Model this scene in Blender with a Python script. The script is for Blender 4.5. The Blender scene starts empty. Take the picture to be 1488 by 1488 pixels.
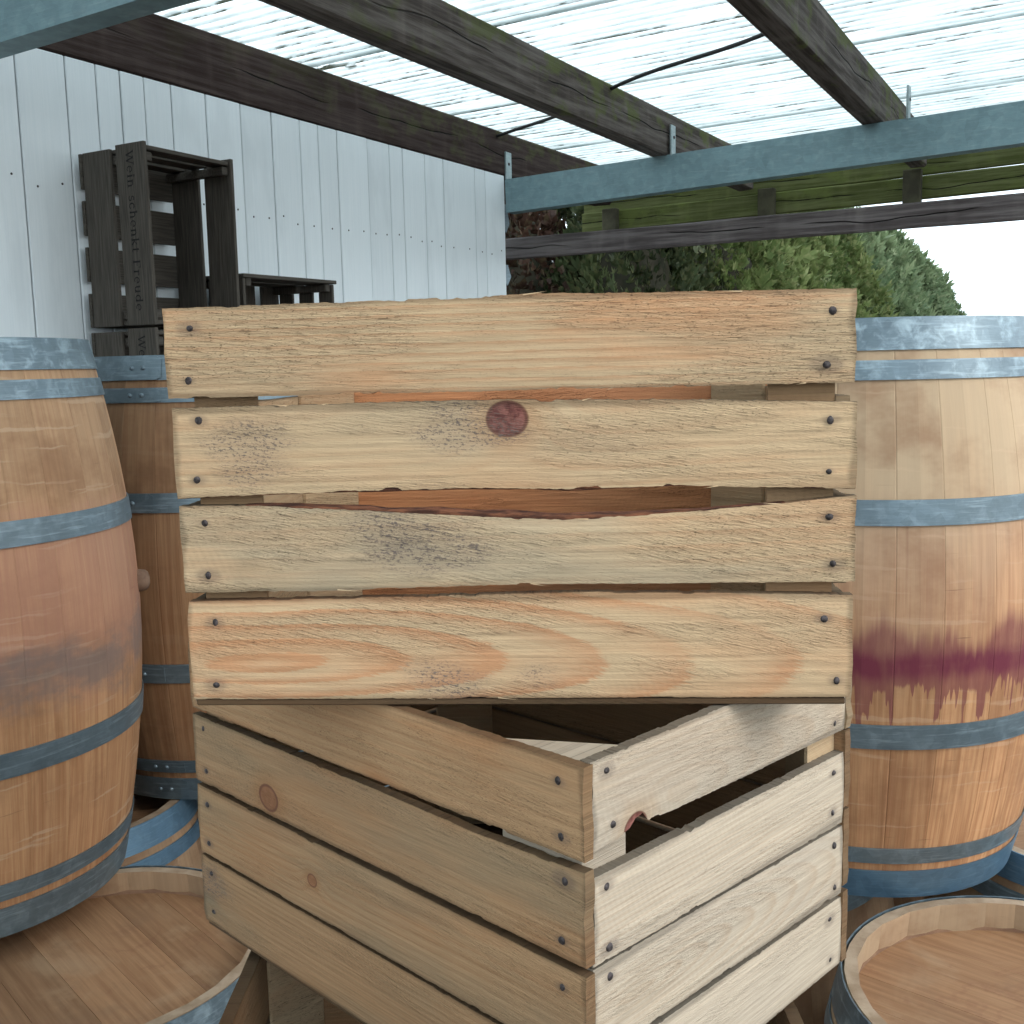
import bpy, math, random
import numpy as np
from mathutils import Matrix, Vector

# ------------------------------------------------------------------ camera, sky, sun, exposure
scene = bpy.context.scene
COL = scene.collection
CAMZ = 1.843                                   # eye height of the photographer
LENS, PITCH, ROLL = 38.226, math.radians(7.7), math.radians(1.3)
EXPOSURE = 1.02
SKY_STRENGTH, SUN_STRENGTH = 0.13, 0.85
SUN_AZ, SUN_EL = math.radians(122), math.radians(36)   # azimuth from +Y towards +X

cam = bpy.data.objects.new('camera', bpy.data.cameras.new('camera'))
COL.objects.link(cam)
fwd = Vector((0, math.cos(PITCH), -math.sin(PITCH)))
right = Vector((1, 0, 0)); up = right.cross(fwd)
rr = right * math.cos(ROLL) - up * math.sin(ROLL)
uu = up * math.cos(ROLL) + right * math.sin(ROLL)
cam.matrix_world = Matrix(((rr.x, uu.x, -fwd.x, 0), (rr.y, uu.y, -fwd.y, 0), (rr.z, uu.z, -fwd.z, CAMZ), (0, 0, 0, 1)))
cam.data.sensor_width = 36; cam.data.lens = LENS
cam.data.clip_start = 0.02; cam.data.clip_end = 2000
scene.camera = cam

world = bpy.data.worlds.new('World'); scene.world = world; world.use_nodes = True
wt = world.node_tree
for n_ in list(wt.nodes): wt.nodes.remove(n_)
sky = wt.nodes.new('ShaderNodeTexSky'); sky.sky_type = 'NISHITA'; sky.sun_disc = False
sky.sun_elevation = SUN_EL; sky.sun_rotation = SUN_AZ
sky.air_density = 1.0; sky.dust_density = 3.0
hs = wt.nodes.new('ShaderNodeMix'); hs.data_type = 'RGBA'    # closed white cloud cover over the clear sky
hs.inputs[0].default_value = 0.82; hs.inputs[7].default_value = (8.45, 9.75, 10.55, 1)
bg = wt.nodes.new('ShaderNodeBackground'); bg.inputs['Strength'].default_value = SKY_STRENGTH
wo = wt.nodes.new('ShaderNodeOutputWorld')
wt.links.new(sky.outputs[0], hs.inputs[6]); wt.links.new(hs.outputs[2], bg.inputs[0]); wt.links.new(bg.outputs[0], wo.inputs[0])

sl = bpy.data.lights.new('sun', 'SUN'); sl.energy = SUN_STRENGTH; sl.angle = math.radians(30); sl.color = (1.0, 0.985, 0.96)
sun = bpy.data.objects.new('sun', sl); COL.objects.link(sun)
sd = Vector((math.sin(SUN_AZ) * math.cos(SUN_EL), math.cos(SUN_AZ) * math.cos(SUN_EL), math.sin(SUN_EL)))
sun.rotation_euler = sd.to_track_quat('Z', 'Y').to_euler(); sun.location = sd * 20

vs = scene.view_settings
vs.view_transform = 'Standard'; vs.look = 'None'; vs.exposure = EXPOSURE; vs.gamma = 1; vs.use_curve_mapping = False
scene.cycles.use_denoising = True; scene.cycles.use_adaptive_sampling = True; scene.cycles.adaptive_threshold = 0.03
scene.cycles.max_bounces = 5; scene.cycles.diffuse_bounces = 2; scene.cycles.glossy_bounces = 2; scene.cycles.transmission_bounces = 4; scene.cycles.transparent_max_bounces = 5
scene.cycles.sample_clamp_indirect = 6

rng = random.Random(7)
nrg = np.random.default_rng(11)

# ------------------------------------------------------------------ node helpers
class S:
    """A scalar socket with arithmetic."""
    def __init__(s, nt, sock): s.nt, s.k = nt, sock
    def _m(s, op, *a, clamp=False):
        n = s.nt.nodes.new('ShaderNodeMath'); n.operation = op; n.use_clamp = clamp
        for i, v in enumerate((s,) + a):
            if isinstance(v, S): s.nt.links.new(v.k, n.inputs[i])
            else: n.inputs[i].default_value = v
        return S(s.nt, n.outputs[0])
    def __add__(s, o): return s._m('ADD', o)
    __radd__ = __add__
    def __sub__(s, o): return s._m('SUBTRACT', o)
    def __rsub__(s, o): return (s * -1.0) + o
    def __mul__(s, o): return s._m('MULTIPLY', o)
    __rmul__ = __mul__
    def __truediv__(s, o): return s._m('DIVIDE', o)
    def pow(s, e): return s._m('POWER', e)
    def abs(s): return s._m('ABSOLUTE')
    def sqrt(s): return s._m('SQRT')
    def exp(s): return s._m('EXPONENT')
    def fract(s): return s._m('FRACT')
    def sin(s): return s._m('SINE')
    def max(s, o): return s._m('MAXIMUM', o)
    def min(s, o): return s._m('MINIMUM', o)
    def clamp(s): return s._m('ADD', 0.0, clamp=True)
    def step(s, a, b):                       # smoothstep a..b (a may exceed b)
        n = s.nt.nodes.new('ShaderNodeMapRange'); n.interpolation_type = 'SMOOTHSTEP'
        s.nt.links.new(s.k, n.inputs[0])
        lo, hi, t0, t1 = (a, b, 0, 1) if a < b else (b, a, 1, 0)
        for i, v in zip((1, 2, 3, 4), (lo, hi, t0, t1)): n.inputs[i].default_value = v
        return S(s.nt, n.outputs[0])

class Mat:
    def __init__(self, name):
        self.m = bpy.data.materials.new(name); self.m.use_nodes = True
        self.nt = self.m.node_tree
        for n in list(self.nt.nodes): self.nt.nodes.remove(n)
        self.out = self.nt.nodes.new('ShaderNodeOutputMaterial')
    def xyz(self, kind='Object'):
        if kind == 'World':
            o = self.nt.nodes.new('ShaderNodeNewGeometry').outputs['Position']
        else:
            o = self.nt.nodes.new('ShaderNodeTexCoord').outputs[kind]
        return self.sep(o)
    def sep(self, o):
        n = self.nt.nodes.new('ShaderNodeSeparateXYZ'); self.nt.links.new(o, n.inputs[0])
        return [S(self.nt, n.outputs[i]) for i in range(3)]
    def normal(self):
        n = self.nt.nodes.new('ShaderNodeTexCoord'); return self.sep(n.outputs['Normal'])
    def vec(self, *c):
        n = self.nt.nodes.new('ShaderNodeCombineXYZ')
        for i, v in enumerate(c):
            if isinstance(v, S): self.nt.links.new(v.k, n.inputs[i])
            else: n.inputs[i].default_value = v
        return n.outputs[0]
    def attr(self, name):
        n = self.nt.nodes.new('ShaderNodeAttribute'); n.attribute_type = 'OBJECT'; n.attribute_name = name
        return S(self.nt, n.outputs['Fac'])
    def rand(self):
        return S(self.nt, self.nt.nodes.new('ShaderNodeObjectInfo').outputs['Random'])
    def noise(self, v, scale=1.0, detail=2.0, rough=0.5, dist=0.0):
        n = self.nt.nodes.new('ShaderNodeTexNoise'); self.nt.links.new(v, n.inputs['Vector'])
        n.inputs['Scale'].default_value = scale; n.inputs['Detail'].default_value = detail
        n.inputs['Roughness'].default_value = rough; n.inputs['Distortion'].default_value = dist
        return S(self.nt, n.outputs[0])
    def voronoi(self, v, scale=1.0, feature='F1', out=0):
        n = self.nt.nodes.new('ShaderNodeTexVoronoi'); n.feature = feature
        self.nt.links.new(v, n.inputs['Vector']); n.inputs['Scale'].default_value = scale
        return n.outputs[out]
    def mix(self, f, a, b, mode='MIX'):
        n = self.nt.nodes.new('ShaderNodeMix'); n.data_type = 'RGBA'; n.blend_type = mode
        for i, v in ((0, f), (6, a), (7, b)):
            if isinstance(v, S): self.nt.links.new(v.k, n.inputs[i])
            elif isinstance(v, (int, float)): n.inputs[i].default_value = v
            elif isinstance(v, tuple): n.inputs[i].default_value = (*v, 1)
            else: self.nt.links.new(v, n.inputs[i])
        return n.outputs[2]
    def scale(self, col, f):                 # colour times scalar
        g = self.vec(f, f, f)
        return self.mix(1.0, col, g, 'MULTIPLY')
    def bump(self, h, strength=0.5, dist=0.001):
        n = self.nt.nodes.new('ShaderNodeBump'); n.inputs['Strength'].default_value = strength
        n.inputs['Distance'].default_value = dist; self.nt.links.new(h.k, n.inputs['Height'])
        return n.outputs[0]
    def principled(self, col, rough=0.7, metal=0.0, normal=None, spec=0.3, link=True):
        n = self.nt.nodes.new('ShaderNodeBsdfPrincipled')
        for key, v in (('Base Color', col), ('Roughness', rough), ('Metallic', metal), ('Specular IOR Level', spec)):
            if isinstance(v, S): self.nt.links.new(v.k, n.inputs[key])
            elif isinstance(v, (int, float)): n.inputs[key].default_value = v
            elif isinstance(v, tuple): n.inputs[key].default_value = (*v, 1)
            else: self.nt.links.new(v, n.inputs[key])
        if normal is not None: self.nt.links.new(normal, n.inputs['Normal'])
        if link: self.nt.links.new(n.outputs[0], self.out.inputs[0])
        return n

# ------------------------------------------------------------------ materials
def pine(name, early, late, weather, dark=1.0, rough_cut=1.0):
    """Sawn softwood plank. Grain, knots and stains come from the plank's own properties."""
    M = Mat(name)
    x, y, z = M.xyz('Object')
    seed = M.attr('seed')
    xs, zs = x + seed * 3.71, z + seed * 1.37
    w1 = M.noise(M.vec(xs * 2.2, seed, zs * 7.0), 1.0, 2.0) - 0.5
    w2 = M.noise(M.vec(xs * 9.0, seed, zs * 30.0), 1.0, 2.0) - 0.5
    zz = z - M.attr('pith_z') + w1 * M.attr('wave')
    yy = M.attr('pith_y') + M.attr('tilt') * x + y * 0.6
    q = (zz * zz + yy * yy).sqrt() + w2 * 0.0022
    kmask = None; kring = None; khalo = None
    for i in ('1', '2'):
        kr = M.attr('knot%s_r' % i) + 1e-5
        dx = (x - M.attr('knot%s_x' % i)) * 0.85; dz = z - M.attr('knot%s_z' % i)
        d = (dx * dx + dz * dz).sqrt() + w2 * 0.004 * kr / 0.012
        rel = d / kr
        q = q + ((rel * rel * -0.16).exp()) * kr * 1.7
        km = rel.step(1.04, 0.92); kh = rel.step(2.6, 1.0)
        kmask = km if kmask is None else kmask.max(km)
        khalo = kh if khalo is None else khalo.max(kh)
        kr_ = (rel - 0.93).abs().step(0.16, 0.04)
        kring = kr_ if kring is None else kring.max(kr_)
    ang = M.attr('lean')
    zt = zs + x * ang + w1 * 0.02
    torn = M.noise(M.vec(xs * 70.0, seed + 3.0, zt * 640.0), 1.0, 3.0, 0.72)
    ph = q * M.attr('ring_freq') + (torn - 0.5) * 0.55 + M.noise(M.vec(xs * 1.2, seed, q * 40.0), 1.0, 1.0) * 0.9
    fr = ph.fract()
    lt = fr.pow(2.2) * fr.step(1.0, 0.86)
    fade = M.noise(M.vec(xs * 3.0, seed + 5.0, zs * 14.0), 1.0, 3.0).step(0.3, 0.62)
    lt = lt * (fade * 0.75 + 0.25)
    fibre = M.noise(M.vec(xs * 26.0, seed, zs * 900.0), 1.0, 3.0, 0.6)
    fibre2 = M.noise(M.vec(xs * 8.0, seed + 2.0, zs * 240.0), 1.0, 2.0, 0.6)
    # torn, hairy saw surface: short strokes that lean off the grain
    patch = M.noise(M.vec(xs * 5.0, seed + 9.0, zs * 22.0), 1.0, 3.0, 0.65).step(0.44, 0.60)
    flecks = torn.step(0.57, 0.68) * (patch * 0.9 + 0.1) * rough_cut
    pale_ = torn.step(0.45, 0.32) * (patch * 0.85 + 0.15)
    sawm = ((xs + zs * 0.35) * 1150.0 + w2 * 8.0).sin() * M.noise(M.vec(xs * 4.0, seed + 12.0, zs * 9.0), 1.0, 1.0).step(0.5, 0.7)
    # colour
    tone = M.attr('orange')
    blot = M.noise(M.vec(xs * 4.5, seed + 7.0, zs * 20.0), 1.0, 3.0, 0.55)
    c = M.mix((lt * 0.9 * M.attr('figure')).clamp(), early, late)
    c = M.mix((blot.step(0.45, 0.72) * tone).clamp(), c, (late[0] * 1.15, late[1] * 1.05, late[2] * 0.95))
    grey = (M.noise(M.vec(xs * 2.6, seed + 21.0, zs * 11.0), 1.0, 4.0, 0.6).step(0.42, 0.68) * M.attr('grey')).clamp()
    c = M.mix(grey, c, weather)
    c = M.scale(c, fibre * 0.44 + fibre2 * 0.34 + sawm * 0.025 + 0.61)
    c = M.scale(c, 1.0 - flecks * 0.45)
    c = M.mix((pale_ * 0.33 * rough_cut).clamp(), c, (early[0] * 1.22, early[1] * 1.26, early[2] * 1.30))
    grit = M.noise(M.vec(xs * 420.0, seed + 6.0, zs * 1300.0), 1.0, 1.0)
    c = M.scale(c, 1.0 - grit.step(0.60, 0.74) * (patch * 0.42 + 0.14) * (rough_cut * 0.7 + 0.3))
    c = M.mix((khalo * 0.35).clamp(), c, (late[0] * 0.95, late[1] * 0.85, late[2] * 0.7))
    kblot = M.noise(M.vec(xs * 130.0, seed, zs * 130.0), 1.0, 3.0, 0.6)
    kc = M.mix(kblot.step(0.36, 0.62), (0.115, 0.036, 0.030), (0.235, 0.095, 0.075))
    kc = M.mix(M.attr('knot_pale'), kc, (late[0] * 0.90, late[1] * 0.90, late[2] * 0.86))
    c = M.mix(kmask.clamp(), c, kc)
    c = M.mix((kring * 0.7).clamp(), c, (0.11, 0.045, 0.03))
    # blue stain and mould
    spots = (M.noise(M.vec(xs * 330.0 + zs * 120.0, seed + 4.0, zs * 700.0), 1.0, 3.0, 0.7) + (torn - 0.5) * 0.5).step(0.50, 0.64)
    for i in ('1', '2'):
        dx = (x - M.attr('mould%s_x' % i)) * 0.55; dz = z - M.attr('mould%s_z' % i)
        rel = (dx * dx + dz * dz).sqrt() / (M.attr('mould%s_r' % i) + 1e-5)
        mm = (rel + w2 * 3.4 + w1 * 1.5).step(1.0, 0.1)
        c = M.mix((mm * (spots * 0.78 + 0.16)).clamp(), c, (0.13, 0.10, 0.085))
    # dirt on sawn edges, ends and around nails
    hh = M.attr('half_h'); hl = M.attr('half_l')
    edge = (z.abs() - hh + 0.0025 + w2 * 0.006).step(-0.001, 0.0025)
    end = (x.abs() - hl + 0.003 + w2 * 0.012).step(-0.002, 0.0028)
    c = M.scale(c, 1.0 - edge.max(end) * (fibre * 0.7 + 0.02))
    nd = None
    for i in '1234':
        nx = x - M.attr('nail%s_x' % i); nz = z - M.attr('nail%s_z' % i)
        d = nx * nx * 0.35 + nz * nz
        nd = d if nd is None else nd.min(d)
    c = M.mix((nd.sqrt() + w2 * 0.012).step(0.0066, 0.0022) * M.attr('nail_stain'), c, (0.085, 0.062, 0.055))
    endg = M.noise(M.vec(xs * 9.0, seed + 31.0, zs * 16.0), 1.0, 3.0, 0.6).step(0.56, 0.72) * (x.abs() - hl + 0.07).step(-0.03, 0.05)
    c = M.mix((endg * 0.45 * M.attr('grey')).clamp(), c, (0.16, 0.13, 0.085))
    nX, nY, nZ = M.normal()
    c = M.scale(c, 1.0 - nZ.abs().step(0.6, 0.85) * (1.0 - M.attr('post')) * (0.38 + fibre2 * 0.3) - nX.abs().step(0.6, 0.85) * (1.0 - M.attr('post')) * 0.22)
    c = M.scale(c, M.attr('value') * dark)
    h = torn * (patch * 1.0 + 0.15) * rough_cut + fibre2 * 0.5
    M.principled(c, 0.86, 0.0, M.bump(h, 0.95, 0.0019), 0.18)
    return M.m

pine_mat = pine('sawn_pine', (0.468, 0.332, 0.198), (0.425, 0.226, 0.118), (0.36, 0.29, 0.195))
pine_dull_shaded = pine('weathered_shaded_pine', (0.315, 0.19, 0.10), (0.25, 0.12, 0.055), (0.22, 0.16, 0.097), 1.0, 0.6)  # weathered tone, darkened to carry the shade of the lower crate's left side
pine_pale_lit = pine('pale_lit_pine', (0.405, 0.335, 0.255), (0.33, 0.23, 0.15), (0.33, 0.285, 0.235), 1.0, 0.55)  # pale tone that also carries the light on the lower crate's right side
pine_backlit = pine('backlit_pine', (0.48, 0.215, 0.10), (0.34, 0.125, 0.055), (0.31, 0.17, 0.10))  # orange brightened to stand for light coming from behind the crate

def bark_mat():
    M = Mat('bark'); x, y, z = M.xyz('Object')
    n = M.noise(M.vec(x * 45.0, y * 200.0, z * 260.0), 1.0, 4.0, 0.65)
    c = M.mix(n.step(0.35, 0.7), (0.045, 0.02, 0.014), (0.19, 0.075, 0.04))
    M.principled(c, 0.9, 0, M.bump(n, 0.9, 0.003), 0.15); return M.m
bark = bark_mat()

def nail_mat():
    M = Mat('nail_steel'); x, y, z = M.xyz('World')
    n = M.noise(M.vec(x, y, z), 300.0, 2.0)
    M.principled(M.mix(n.step(0.3, 0.7), (0.022, 0.017, 0.016), (0.075, 0.06, 0.06)), 0.6, 0.2, None, 0.35); return M.m
nail_m = nail_mat()

def oak(name):
    """Barrel stave; stains are bands round the barrel (z measured from its foot)."""
    M = Mat(name)
    x, y, z = M.xyz('Object')                  # stave faces +x, length along z
    wx, wy, wz = M.xyz('World')
    rnd = M.rand(); seed = M.attr('seed')
    s7 = rnd * 19.0 + seed
    g = M.noise(M.vec(y * 130.0 + s7, x * 3.0, z * 3.5 + s7), 1.0, 4.0, 0.6)
    g2 = M.noise(M.vec(y * 520.0 + s7, x * 3.0, z * 16.0), 1.0, 3.0, 0.6)
    fig = M.noise(M.vec(y * 22.0 + s7, x, z * 2.6 + s7), 1.0, 2.0, 0.5, 0.8)
    rings = ((fig * 26.0).sin() * 0.5 + 0.5).pow(3.0) * M.attr('figure')
    c = M.mix(g.step(0.3, 0.7), (0.45, 0.245, 0.12), (0.275, 0.128, 0.058))
    c = M.mix((rings * 0.33).clamp(), c, (0.22, 0.105, 0.05))
    c = M.scale(c, rnd * 0.46 + 0.76)
    c = M.scale(c, g2 * 0.5 + 0.74)
    c = M.scale(c, g * 0.5 + 0.75)
    # paler and greyer towards the upper end, browner at the belly and below
    pale = (M.noise(M.vec(wx * 6.0, wy * 6.0, wz * 3.0), 1.0, 3.0) * 0.5 + z * 0.9 - 0.62).step(-0.05, 0.35) * M.attr('pale')
    c = M.mix(pale.clamp(), c, (0.44, 0.33, 0.215))
    blot = M.noise(M.vec(wx * 5.0 + rnd * 0.5, wy * 5.0, wz * 7.0 + rnd * 0.9), 1.0, 5.0, 0.66)
    c = M.mix((blot.step(0.44, 0.72) * 0.6).clamp(), c, (0.20, 0.092, 0.044))
    # horizontal scuffs from rolling
    sc = M.noise(M.vec(wx * 4.0, wy * 4.0, (wz + wx * 0.05 + blot * 0.03) * 75.0), 1.0, 2.0, 0.5)
    c = M.mix((sc.step(0.61, 0.70) * 0.42 * M.attr('scuff')).clamp(), c, (0.50, 0.35, 0.23))
    dk = M.noise(M.vec(wx * 7.0 + 5.0, wy * 7.0, wz * 110.0), 1.0, 2.0, 0.5)
    c = M.mix((dk.step(0.72, 0.78) * 0.55).clamp(), c, (0.14, 0.075, 0.04))
    # pink film of wine lees
    film = (z - M.attr('film_z')).abs()
    f = (film / (M.attr('film_h') + 1e-4) + (blot - 0.5) * 1.6).step(1.15, 0.5) * M.attr('film')
    c = M.mix((f * (g * 0.6 + 0.4)).clamp(), c, (0.40, 0.19, 0.135))
    grime = ((z - M.attr('grime_z')).abs() / (M.attr('grime_h') + 1e-4) + (M.noise(M.vec(wx * 9.0, wy * 9.0, wz * 14.0), 1.0, 5.0, 0.65) - 0.5) * 3.2).step(1.1, 0.1) * M.attr('grime')
    c = M.mix(grime.clamp(), c, (0.145, 0.115, 0.105))
    # spilt red wine that ran down the staves
    dA = M.noise(M.vec(wx * 13.0, wy * 13.0, wz * 0.5), 1.0, 1.0)
    dB = M.noise(M.vec(wx * 52.0, wy * 52.0, wz * 1.5), 1.0, 2.0, 0.6)
    dC = M.noise(M.vec(wx * 170.0, wy * 170.0, wz * 3.0), 1.0, 2.0, 0.6)
    up_ = (M.attr('wine_top') - z + (dA - 0.5) * 0.13 + (dB - 0.5) * 0.05 + (dC - 0.5) * 0.03).step(-0.016, 0.026)
    eA = M.noise(M.vec(wx * 15.0 + 31.0, wy * 15.0, wz * 0.5), 1.0, 1.0)
    eB = M.noise(M.vec(wx * 60.0 + 17.0, wy * 60.0, wz * 1.2), 1.0, 2.0, 0.6)
    lo_ = (z - M.attr('wine_low') + (eB - 0.47).max(0.0) * 0.42 + (eA - 0.5) * 0.10 + (dC - 0.5) * 0.03).step(-0.003, 0.005)
    core = ((z - M.attr('wine_core') + (dA - 0.5) * 0.03).abs() + (dC - 0.5) * 0.01).step(0.035, 0.005)
    wine = up_ * lo_ * M.attr('wine')
    soak = M.noise(M.vec(wx * 24.0, wy * 24.0, wz * 8.0), 1.0, 4.0, 0.65).step(0.28, 0.62)
    c = M.mix((wine * (0.58 + core * 0.3 + soak * 0.16)).clamp(), c, (0.12, 0.020, 0.034))
    run = M.noise(M.vec(y * 60.0 + s7, x, z * 1.2 + s7), 1.0, 2.0).step(0.68, 0.8) * M.noise(M.vec(wx * 3.0, wy * 3.0, wz * 3.0), 1.0, 1.0).step(0.5, 0.6)
    c = M.mix((run * 0.5).clamp(), c, (0.13, 0.045, 0.03))
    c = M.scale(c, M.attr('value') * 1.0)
    h = g * 0.3 + g2 * 0.5 - dk.step(0.72, 0.78) * 0.8
    M.principled(c, 0.74, 0.0, M.bump(h, 0.35, 0.0008), 0.28)
    return M.m
oak_mat = oak('barrel_oak')

def head_oak():
    M = Mat('barrel_head_oak')
    x, y, z = M.xyz('Object'); wx, wy, wz = M.xyz('World')
    rnd = M.rand(); s7 = rnd * 17.0
    g = M.noise(M.vec(x * 5.0 + s7, y * 110.0 + s7, z), 1.0, 4.0, 0.6)
    g2 = M.noise(M.vec(x * 22.0 + s7, y * 700.0, z), 1.0, 2.0, 0.6)
    c = M.mix(g.step(0.3, 0.7), (0.29, 0.16, 0.082), (0.215, 0.109, 0.053))
    c = M.scale(c, rnd * 0.42 + 0.76); c = M.scale(c, g2 * 0.25 + 0.87)
    b = M.noise(M.vec(wx, wy, wz), 7.0, 5.0, 0.6, 0.5)
    c = M.mix((b.step(0.52, 0.7) * 0.45).clamp(), c, (0.36, 0.24, 0.145))
    ring = (b - 0.44).abs().step(0.03, 0.004) * M.noise(M.vec(wx, wy, wz), 3.0, 1.0).step(0.48, 0.6)
    c = M.mix((ring * 0.22).clamp(), c, (0.17, 0.07, 0.04))

    d = M.noise(M.vec(wx, wy, wz), 26.0, 4.0, 0.65)
    c = M.mix((d.step(0.63, 0.74) * 0.4).clamp(), c, (0.20, 0.09, 0.05))
    grm = M.noise(M.vec(wx * 11.0, wy * 11.0, wz), 1.0, 5.0, 0.66)
    c = M.mix((grm.step(0.50, 0.70) * 0.45).clamp(), c, (0.20, 0.115, 0.065))
    M.principled(c, 0.7, 0.0, M.bump(g2 + g * 0.5, 0.3, 0.0006), 0.3)
    return M.m
head_mat = head_oak()

def galv(name, base, light, dark, spangle=60.0, metal=0.55, rough=0.42):
    M = Mat(name); wx, wy, wz = M.xyz('World'); v = M.vec(wx, wy, wz)
    n1 = M.noise(v, 9.0, 5.0, 0.62, 0.6); n2 = M.noise(v, 38.0, 4.0, 0.6, 0.4)
    vo = M.sep(M.voronoi(v, spangle, out=1))[0]
    st = M.noise(M.vec(wx * 12.0, wy * 12.0, wz * 160.0), 1.0, 3.0, 0.6)
    c = M.mix((n1.step(0.35, 0.7) * 0.6).clamp(), base, dark)
    c = M.mix((n2.step(0.46, 0.76) * 0.5 * M.attr('bloom')).clamp(), c, light)
    c = M.mix((st.step(0.52, 0.75) * 0.5).clamp(), c, light)
    scr = M.noise(M.vec(wx * 30.0, wy * 30.0, wz * 700.0), 1.0, 2.0, 0.6)
    c = M.scale(c, scr * 0.4 + 0.8)
    c = M.scale(c, vo * 0.14 + 0.83)
    rust = M.noise(v, 22.0, 5.0, 0.7).step(0.70, 0.78)
    c = M.mix((rust * 0.5).clamp(), c, (0.12, 0.07, 0.05))
    M.principled(c, n2 * 0.25 + rough - 0.1, metal, M.bump(n2 + st * 0.4, 0.25, 0.0008), 0.45)
    return M.m
hoop_mat = galv('galvanised_hoop', (0.165, 0.218, 0.250), (0.38, 0.475, 0.52), (0.105, 0.140, 0.165))
hoop_blue = galv('blue_hoop', (0.125, 0.225, 0.32), (0.24, 0.36, 0.45), (0.09, 0.16, 0.235))
steel_mat = galv('galvanised_beam', (0.225, 0.345, 0.375), (0.34, 0.455, 0.48), (0.165, 0.26, 0.285), 40.0, 0.25, 0.5)
plate_mat = galv('galvanised_plate', (0.38, 0.46, 0.47), (0.55, 0.62, 0.63), (0.28, 0.35, 0.36), 70.0, 0.4, 0.45)

def beam_wood(name, base, grey, moss):
    """Old structural timber; long axis local x."""
    M = Mat(name); x, y, z = M.xyz('Object'); seed = M.rand() * 30.0
    g = M.noise(M.vec(x * 3.0 + seed, y * 60.0, z * 60.0), 1.0, 5.0, 0.62)
    g2 = M.noise(M.vec(x * 22.0 + seed, y * 420.0, z * 420.0), 1.0, 3.0, 0.6)
    c = M.mix(g.step(0.35, 0.68), base, grey)
    c = M.scale(c, g2 * 0.4 + 0.78)
    # water runs down the sides
    run = M.noise(M.vec(x * 9.0 + seed, 0.0, z * 2.0), 1.0, 3.0, 0.6).step(0.48, 0.72)
    c = M.mix((run * 0.22 * M.noise(M.vec(x * 1.6 + seed, 0.0, 3.0), 1.0, 1.0).step(0.35, 0.6)).clamp(), c, (grey[0] * 2.2, grey[1] * 2.2, grey[2] * 2.1))
    # check cracks along the grain
    zc = z + (M.noise(M.vec(x * 2.2 + seed, 0.0, 0.0), 1.0, 2.0) - 0.5) * 0.09
    crk = (zc.abs()).step(0.0036, 0.001) * M.noise(M.vec(x * 1.7 + seed, 4.0, 0.0), 1.0, 1.0).step(0.46, 0.52)
    c = M.mix((crk * 0.9).clamp(), c, (0.006, 0.005, 0.004))
    mo = M.noise(M.vec(x * 7.0 + seed, y * 14.0, z * 10.0), 1.0, 5.0, 0.65) + z * 0.9
    c = M.mix((mo.step(0.50, 0.66) * moss * (x * 0.45 + M.attr('moss_at')).clamp()).clamp(), c, (0.105, 0.125, 0.035))
    M.principled(c, 0.88, 0, M.bump(g * 0.6 + g2 * 0.4 - crk * 4.0, 0.6, 0.003), 0.15)
    return M.m
rafter_mat = beam_wood('old_rafter', (0.056, 0.043, 0.037), (0.150, 0.128, 0.113), 0.7)
plate_wood = beam_wood('brown_wall_plate', (0.034, 0.021, 0.018), (0.072, 0.052, 0.046), 0.3)
grey_wood = beam_wood('grey_rail', (0.085, 0.070, 0.068), (0.19, 0.165, 0.16), 0.0)
mossy = beam_wood('mossy_board', (0.065, 0.075, 0.022), (0.125, 0.135, 0.055), 0.9)

def white_paint():
    M = Mat('white_painted_board'); x, y, z = M.xyz('Object'); seed = M.rand() * 40.0
    g = M.noise(M.vec(x * 160.0 + seed, y, z * 3.0 + seed), 1.0, 4.0, 0.6)
    b = M.noise(M.vec(x * 7.0 + seed, y, z * 2.2 + seed), 1.0, 4.0, 0.6)
    c = M.mix(g.step(0.3, 0.75), (0.84, 0.885, 0.905), (0.785, 0.84, 0.865))
    c = M.mix((b.step(0.5, 0.72) * 0.4).clamp(), c, (0.65, 0.695, 0.72))
    c = M.scale(c, M.rand() * 0.07 + 0.94)
    kn = M.noise(M.vec(x * 24.0 + seed, y, z * 9.0), 1.0, 2.0).step(0.74, 0.80)
    c = M.mix((kn * 0.35).clamp(), c, (0.42, 0.45, 0.46))
    M.principled(c, 0.6, 0, M.bump(g, 0.3, 0.001), 0.3); return M.m
white_mat = white_paint()

def simple(name, a, b, scale, rough=0.8, bump=0.3, dist=0.001, metal=0.0, spec=0.25, kind='World', stretch=(1, 1, 1)):
    M = Mat(name); x, y, z = M.xyz(kind)
    n = M.noise(M.vec(x * stretch[0], y * stretch[1], z * stretch[2]), scale, 4.0, 0.6)
    M.principled(M.mix(n.step(0.3, 0.7), a, b), rough, metal, M.bump(n, bump, dist), spec); return M.m
seam_mat = simple('dark_joint', (0.02, 0.02, 0.02), (0.04, 0.04, 0.04), 40)
stained = simple('dark_stained_slat', (0.052, 0.044, 0.037), (0.098, 0.085, 0.070), 1.0, 0.8, 0.5, 0.001, 0, 0.2, 'Object', (9, 200, 200))
ink = simple('black_ink', (0.014, 0.013, 0.012), (0.024, 0.022, 0.02), 90, 0.9)
cable_mat = simple('black_cable', (0.018, 0.017, 0.016), (0.03, 0.03, 0.03), 60, 0.6)
eaves_wood = simple('eaves_wood', (0.045, 0.040, 0.026), (0.085, 0.080, 0.048), 9.0, 0.9)
croze = simple('croze_shadow_wood', (0.16, 0.085, 0.05), (0.24, 0.135, 0.08), 30)
end_oak = simple('stave_end', (0.24, 0.165, 0.105), (0.38, 0.285, 0.20), 24.0)
bung_mat = simple('bung', (0.13, 0.075, 0.05), (0.22, 0.135, 0.09), 40.0)
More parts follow.
